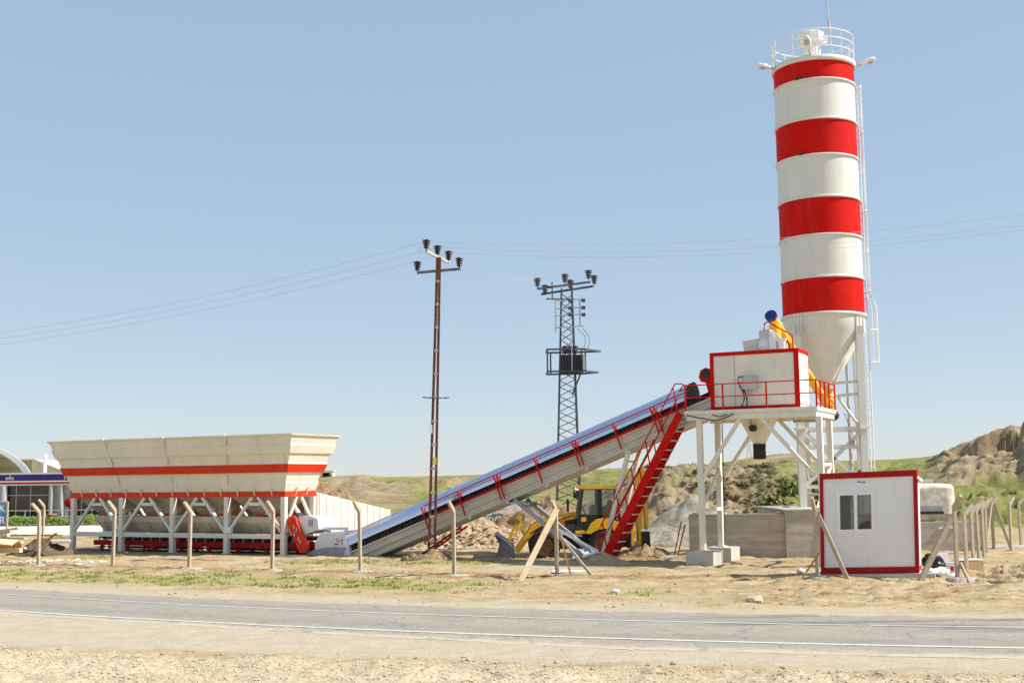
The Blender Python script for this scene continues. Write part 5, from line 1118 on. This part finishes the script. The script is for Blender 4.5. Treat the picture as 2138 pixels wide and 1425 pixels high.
# railing, hedge, flower pot, sign board
m = MB(); yr_ = 86.0; rl = thing("pipe_railing", "thin white pipe railing in front of the station windows", "railing", (-33, yr_, 0))
for z in (.95, .5): m.tube((-44, yr_, z), (-25.5, yr_, z), .03, 6)
m.build("rails", galv, rl)
for x in np.arange(-43.5, -25.4, 1.45): m = MB(); m.tube((x, yr_, -.2), (x, yr_, .95), .03, 6); m.build("post", galv, rl)
def leaf_cloud(c, r, n, size, mat, name, parent=None, loc=None, squash=.6, shell=.35):
    d = RNG.standard_normal((n, 3)); d /= np.linalg.norm(d, axis=1)[:, None]; rad_ = (shell+(1-shell)*RNG.random(n))**.6
    p = d*rad_[:, None]*np.array(r)*(1+.35*fbm(d[:, 0]*2.1+c[0], d[:, 1]*2.1+d[:, 2]*1.7, 3))[:, None]; p[:, 2] = np.abs(p[:, 2]) if squash else p[:, 2]
    t = RNG.standard_normal((n, 3)); t /= np.linalg.norm(t, axis=1)[:, None]; b = np.cross(t, d); b /= np.linalg.norm(b, axis=1)[:, None]+1e-9
    s = size*(.6+.8*RNG.random(n)); m = MB()
    for i in range(n):
        q = p[i]+np.array(c); m.add([q-t[i]*s[i], q-b[i]*s[i]*.5, q+t[i]*s[i], q+b[i]*s[i]*.5], [(0, 1, 2, 3)])
    return m.build(name, mat, parent, loc=loc)
hd = MB(); hx_ = []
n_ = 5200; xs_ = RNG.uniform(-46, -24.5, n_); ys_ = 83.3+RNG.uniform(-1.0, 1.0, n_); hh = (.55+.35*fbm(xs_*.6, ys_*.3, 3)); zs_ = RNG.random(n_)**.6*hh
for i in range(n_):
    t = RNG.standard_normal(3); t /= np.linalg.norm(t); b_ = np.cross(t, [.3, -.6, .7]); q = np.array([xs_[i], ys_[i], zs_[i]]); s_ = .11
    hd.add([q-t*s_, q-b_*s_*.6, q+t*s_, q+b_*s_*.6], [(0, 1, 2, 3)])
o = hd.build("hedge", hedge_m); tag(o, "strip of low green plants in front of the station railing", "hedge")
q = P(113, 1085, 84.5); m = MB(); m.lathe([(.18, 0), (.28, .5), (.36, .52), (.36, .6), (.1, .6)], (q[0], 84.0, .15), 16); tag(m.build("flower_pot", paint("terracotta", (.6, .2, .06), .7, .1)), "orange terracotta flower pot among the green plants at left", "flower pot")
sg = thing("sign_board", "blue and white lettered board in a timber frame at the left picture edge", "sign", (-22, 49.5, 0))
SYp = 49.5; sx1 = P(14, 1060, SYp)[0]; zt, zb_s = P(5, 1048, SYp)[2], P(5, 1096, SYp)[2]; sx0 = sx1-1.5
m = MB(); m.box2((sx0, SYp, zb_s), (sx1, SYp+.03, zt)); m.build("board", board_m, sg)
for x in (sx0-.03, sx1+.03): m = MB(); m.box2((x-.03, SYp-.02, -.1 if x > sx0 else -.1), (x+.03, SYp+.05, zt+.03)); m.build("frame_post", wood, sg)
m = MB(); m.box2((sx0, SYp-.02, zt), (sx1, SYp+.05, zt+.05)); m.build("frame_rail", wood, sg)
text_mesh("IK", .40, lambda x, y, z: (sx1-.06+x, SYp-.005-z, zt-.38+y), plastic, "lettering", sg, align='RIGHT')
text_mesh("TAR", .40, lambda x, y, z: (sx1-.05+x, SYp-.005-z, zt-.86+y), plastic, "lettering", sg, align='RIGHT')
# houses far away on the left crest
for i, (px_, w, h, lab) in enumerate(((672, 2.6, 2.2, "tiny pale house on the far hill crest, just right of the hopper"), (684, 1.6, 2.6, "tiny pale house with window slots, right of its twin on the far crest"))):
    q = P(px_, 999, 200); r_ = thing("distant_house", lab, "house", q, "far houses on the crest"); m = MB(); m.box2((q[0]-w/2, q[1], q[2]-1.5), (q[0]+w/2, q[1]+3, q[2]+h*.45)); m.build("wall", stationw, r_)
    m = MB(); m.box2((q[0]-w/2-.15, q[1]-.15, q[2]+h*.45), (q[0]+w/2+.15, q[1]+3.1, q[2]+h*.45+.2)); m.build("roof", roofm, r_)
    for k in (-.3, .1, .4): m = MB(); m.box((q[0]+k*w*.8, q[1]-.02, q[2]+.45), (.22, .04, .4)); m.build("window", dark, r_)

# ================================================================ timber pile, rubbish, small things
def ptimber(px0, py0, px1, py1, Y, w, h, mat, label, name="timber", dy=.6, grp="timber pile at left"):
    p, q = P(px0, py0, Y), P(px1, py1, Y-dy); m = MB(); m.bar(p, q, w, h); return tag(m.build(name, mat), label, "timber", grp)
ptimber(-30, 1112, 40, 1102, 46.5, .16, .08, wood, "pale plank on top of the timber pile, pointing up to the right")
ptimber(-30, 1118, 24, 1108, 46, .14, .1, woodg, "weathered beam lying under the top plank at the picture edge")
ptimber(-30, 1126, 18, 1116, 45.5, .14, .1, wood, "short pale beam at the left edge, below the weathered beam")
ptimber(-20, 1122, 54, 1123, 45.2, .2, .06, woodg, "flat weathered board across the middle of the timber pile")
ptimber(5, 1116, 130, 1117, 47.5, .1, .05, woodb, "long thin brown batten sticking out to the right past the post")
ptimber(-20, 1130, 46, 1133, 44.6, .14, .14, wood, "square pale beam with cut end showing, upper in the stack")
ptimber(-20, 1142, 48, 1138, 44.4, .15, .15, woodb, "square brown beam with cut end showing, middle of the stack")
ptimber(-20, 1150, 44, 1148, 44.2, .16, .16, wood, "thick pale beam with cut end showing, bottom of the stack")
ptimber(96, 1130, 118, 1112, 47, .12, .04, woodb, "short brown plank tilted up against the spoil behind the post")
m = MB(); p = [P(-25, 1122, 44.2), P(38, 1126, 43.6), P(24, 1137, 42.6), P(-25, 1132, 42.8)]; m.prism(p, (0, 0, -.03)); tag(m.build("plywood_sheet", wood), "pale plywood sheet lying tilted on the timber pile", "board", "timber pile at left")
heap("spoil_heap", -18.7, 48.0, 1.35, 1.1, .6, spoil_m, "dark shaded earth heap right of the timber pile, behind the first post", .12, 2.2, 80)
m = MB(); q = G(58, 1160); m.box(q+np.array([0, 0, .16]), (.32, .28, .32), Matrix.Rotation(.5, 3, 'Z') @ Matrix.Rotation(.25, 3, 'X')); tag(m.build("timber_block", wood), "pale square timber block standing right of the timber pile", "timber")
m = MB(); p = [P(104, 1126, 49), P(150, 1122, 49.2), P(147, 1128, 47.6), P(108, 1129, 47.5)]; m.prism(p, (0, 0, -.1)); tag(m.build("concrete_slab_piece", conc), "pale slab lying left of the first hopper leg", "slab")
# rubbish beside the cabin
bagz = G(1937, 1195); blob((11.46, 33.2, .28), (.29, .24, .33), 6, plasticb, "rubbish_bag", 4, .5, 1.0, None, [[1, 0, -.35], [0, 1, 0], [.1, 0, 1]]); tag(bpy.data.objects["rubbish_bag"], "full black rubbish bag leaning at the right side of the cabin", "bag")
for (px_, py_, r, s, lab) in ((1946, 1209, (.16, .14, .1), 5, "small white plastic bag in front of the black rubbish bag"), (1967, 1208, (.2, .16, .15), 9, "larger white plastic bag right of the black rubbish bag"), (1913, 1178, (.1, .1, .22), 13, "white bag tucked against the cabin's right side"), (1672, 1198, (.12, .1, .07), 17, "small white bag left of the cabin side post"), (1990, 1205, (.14, .12, .06), 21, "flattened white bag at the foot of the corner post")):
    q = G(px_, py_); o = blob((q[0], q[1], r[2]*.8+gz(q[0], q[1])), r, s, bag_m, "plastic_bag", 3, .45, 1.5); tag(o, lab, "bag")
def carton(name, px_, py_, d, mat, lab, rz=.3, mark=None):
    q = G(px_, py_); z = gz(q[0], q[1]); R = np.array(Matrix.Rotation(rz, 3, 'Z')); r_ = thing(name, lab, "box", (q[0], q[1], z)); m = MB(); m.box((q[0], q[1]+d[1]/2, z+d[2]/2), d, R); m.build("carton", mat, r_)
    m = MB(); m.box((q[0], q[1]+d[1]/2, z+d[2]+.004), (d[0]*.98, .05, .006), R); m.build("tape", galv, r_)
    if mark: m = MB(); dq = R @ np.array([.02, -d[1]/2-.004, 0]); m.box((q[0]+dq[0], q[1]+d[1]/2+dq[1], z+d[2]*.5), (.09, .008, .13), R); m.build("printed_mark", mark, r_)
carton("foam_box", 1969, 1194, (.34, .25, .5), plastic, "tall white foam box standing behind the white bags by the cabin", .1)
carton("paint_box", 1988, 1201, (.3, .28, .34), plastic, "white box with a red printed mark beside the corner post", -.1, redor)
carton("cardboard_box", 2032, 1190, (.6, .4, .26), cardb, "brown cardboard box with open white lid right of the corner post", .15)
q = G(2030, 1190); m = MB(); m.box((q[0]-.05, q[1]+.2, gz(q[0], q[1])+.29), (.75, .35, .03), np.array(Matrix.Rotation(.15, 3, 'Z'))); tag(m.build("foam_sheet", plastic), "white foam sheet lying on the brown cardboard box", "sheet")
for (px_, py_, s, lab) in ((1575, 1255, .2, "pale flat stone at the far road shoulder in front of the cabin"), (1698, 1212, .12, "white stone at the foot of the cabin side post"), (161, 1185, .14, "white stone on the grass left of the second fence post"), (1285, 1233, .1, "small crushed white bottle on the bare earth left of the grass patch")):
    q = G(px_, py_); o = blob((q[0], q[1], .3*s+gz(q[0], q[1])), (s, s*.7, s*.5), px_ % 13, stone_m if "stone" in lab else bag_m, "stone" if "stone" in lab else "crushed_bottle", 2, .4, 1.2); tag(o, lab, "stone" if "stone" in lab else "litter")
m = MB(); m.bar((4.9, 41.0, .05), (5.5, 41.1, .12), .25, .03); tag(m.build("metal_sheet", tarp), "grey blue sheet piece on the brown earth left of the footing", "sheet")
m = MB()
for d in (0, .12): m.bar((5.75+d, 41.6, 1.25-d), (5.45+d, 41.45, .1), .035)
tag(m.build("steel_rods", rustred), "two rusty rods leaning on the left end of the concrete wall", "rods")

# ================================================================ scattered small stuff
def rocks(name, pts, mat, lo=.02, hi_=.05, flat=.6):
    base = np.array([(-1, 0, 0), (1, 0, 0), (0, -1, 0), (0, 1, 0), (0, 0, -1), (0, 0, 1), (.7, .7, .3), (-.7, .6, -.2)])
    fs = [(0, 2, 5), (2, 1, 5), (1, 6, 5), (6, 3, 5), (3, 0, 5), (2, 0, 4), (1, 2, 4), (6, 1, 4), (3, 6, 4), (0, 3, 4)]
    n = len(pts); sc_ = lo+(hi_-lo)*RNG.random(n)**2.2; V = base[None]*(1+.35*RNG.standard_normal((n, 8, 1)).clip(-1, 1))*sc_[:, None, None]; th = RNG.random(n)*2*pi
    c, s = np.cos(th)[:, None], np.sin(th)[:, None]; x = V[..., 0]*c-V[..., 1]*s; y = V[..., 0]*s+V[..., 1]*c
    V = np.stack([x, y, V[..., 2]*flat], -1)+np.stack([pts[:, 0], pts[:, 1], pts[:, 2]+sc_*.25], -1)[:, None]
    F = (np.array(fs)[None]+np.arange(n)[:, None, None]*8).reshape(-1, 3)
    me = bpy.data.meshes.new(name); me.from_pydata(V.reshape(-1, 3).tolist(), [], F.tolist()); me.materials.append(mat); o = bpy.data.objects.new(name, me); COL.objects.link(o); return kind(o, "stuff")
def scatter(n, xr_, yr_, keep):
    x = RNG.uniform(*xr_, n); y = RNG.uniform(*yr_, n); k = RNG.random(n) < keep(x, y); x, y = x[k], y[k]; return np.stack([x, y, ground_z(x, y)], -1)
rocks("gravel_stones", scatter(70000, (-10, 10), (14, 22.5), lambda x, y: sstep(-.1, .9, grav_edge(x)-y+.4*fbm(x, y*2, 3))*(.4+.6*sstep(-.3, .3, fbm(x*.6, y*2, 3)))), stone_m, .006, .027)
rocks("gravel_ridge", scatter(9000, (-11, 11), (15, 23), lambda x, y: .55*np.exp(-((grav_edge(x)-y-.25+.2*fbm(x*.9, y*0, 3))/.22)**2)), paint("ridge_stone", (.46, .36, .24), .95, .25, 6), .01, .05)
rocks("soil_clods", scatter(30000, (-18, 16), (25, 43), lambda x, y: .03+.55*ground_masks(x, y)[4]+.16*sstep(4, 7, x)*sstep(25.5, 27, y)*sstep(.05, .35, fbm(x*.8, y*2.4, 4))), clod_m, .01, .05)
rocks("shoulder_stones", scatter(9000, (-16, 12), (18, 34), lambda x, y: .16*(1-ground_masks(x, y)[0])*(y > grav_edge(x))), stone_m, .006, .022)
rocks("white_rubble", scatter(900, (-20, -14), (42.5, 44.5), lambda x, y: .5*np.exp(-((y-43.5-.3*fbm(x, y, 2))/.35)**2)*sstep(-13.6, -15.5, x)), paint("white_stone", (.6, .56, .48), .9, .12, 5), .03, .12)
rocks("mound_clods", np.concatenate([np.stack([x := RNG.uniform(-4.8, .2, 420), y := RNG.uniform(48.6, 51.2, 420), np.clip(1.25*(1-np.hypot((x+2.2)/3.6, (y-51.5)/2.4)), 0, 2)], -1)]), paint("tan_clod", (.46, .345, .215), .95, .2, 4), .04, .17)
# grass blades
def grass(name, n, xr_, yr_, h, thr=.35):
    x = RNG.uniform(*xr_, n); y = RNG.uniform(*yr_, n); g = ground_masks(x, y)[3]; cl = fbm(x*2.2, y*2.2, 4)
    k = RNG.random(n) < np.clip((g-thr)*1.6, 0, 1)*sstep(.0, .32, cl); x, y, cl = x[k], y[k], cl[k]; z = ground_z(x, y); n = len(x)
    th = RNG.random(n)*2*pi; hh = h*(.35+.8*RNG.random(n))*(.8+2.6*np.clip(cl-.1, 0, 1)); w = .012+.008*RNG.random(n); ln = .6*RNG.random(n)*hh; la = RNG.random(n)*2*pi
    V = np.stack([np.stack([x-np.cos(th)*w, y-np.sin(th)*w, z-.01], -1), np.stack([x+np.cos(th)*w, y+np.sin(th)*w, z-.01], -1), np.stack([x+np.cos(la)*ln, y+np.sin(la)*ln, z+hh], -1)], 1)
    me = bpy.data.meshes.new(name); me.from_pydata(V.reshape(-1, 3).tolist(), [], np.arange(3*n).reshape(-1, 3).tolist()); me.materials.append(grass_m); o = bpy.data.objects.new(name, me); COL.objects.link(o); kind(o, "stuff")
grass("verge_grass", 260000, (-19, 5), (27, 47), .06, .25)
# shrubs on the bank
protos = [leaf_cloud((0, 0, 0), (.8, .8, .55), 170, .13, leaf_d, "shrub", loc=(0, 0, 0)), leaf_cloud((0, 0, 0), (.9, .9, .8), 240, .14, leaf_g, "shrub", loc=(0, 0, 0))]
cnt = [0, 0]
LBL = ["dark dry scrub bush on the eroded bank behind the platform", "bright green leafy bush on the bank behind the platform"]
def shrub(kind_, px_, Y, s):
    pr_ = protos[kind_]; o = pr_ if cnt[kind_] == 0 else pr_.copy()
    if cnt[kind_]: COL.objects.link(o)
    cnt[kind_] += 1; o.location = (hill_xy(px_, Y), Y, float(hill_z(px_, Y))-.1); o.rotation_euler = (0, 0, RNG.random()*6.3); o.scale = (s, s, s*((.4 if kind_ == 0 else .7)+.35*RNG.random())); tag(o, LBL[kind_], "shrub", ["dark scrub on the bank", "green bushes on the bank"][kind_])
for k in range(90):
    px_ = RNG.choice([RNG.uniform(1500, 1650), RNG.uniform(1330, 1500), RNG.uniform(1420, 1700)], p=[.55, .25, .2]); shrub(0, px_, RNG.uniform(63, 78), RNG.uniform(.25, .8))
for px_, Y, s in ((1598, 66, 1.25), (1585, 65.5, .8), (1640, 68, 1.1), (1655, 71, 1.3), (1695, 68, 1.3), (1690, 74, 1.2), (1665, 76, 1.1), (1720, 70, 1.2), (1612, 65, .8), (1500, 79, .5), (1360, 79, .6), (1345, 79, .4), (1440, 79.5, .45), (1395, 79.5, .35), (1650, 64.5, .8), (1730, 76, 1.0)): shrub(1, px_, Y, s)
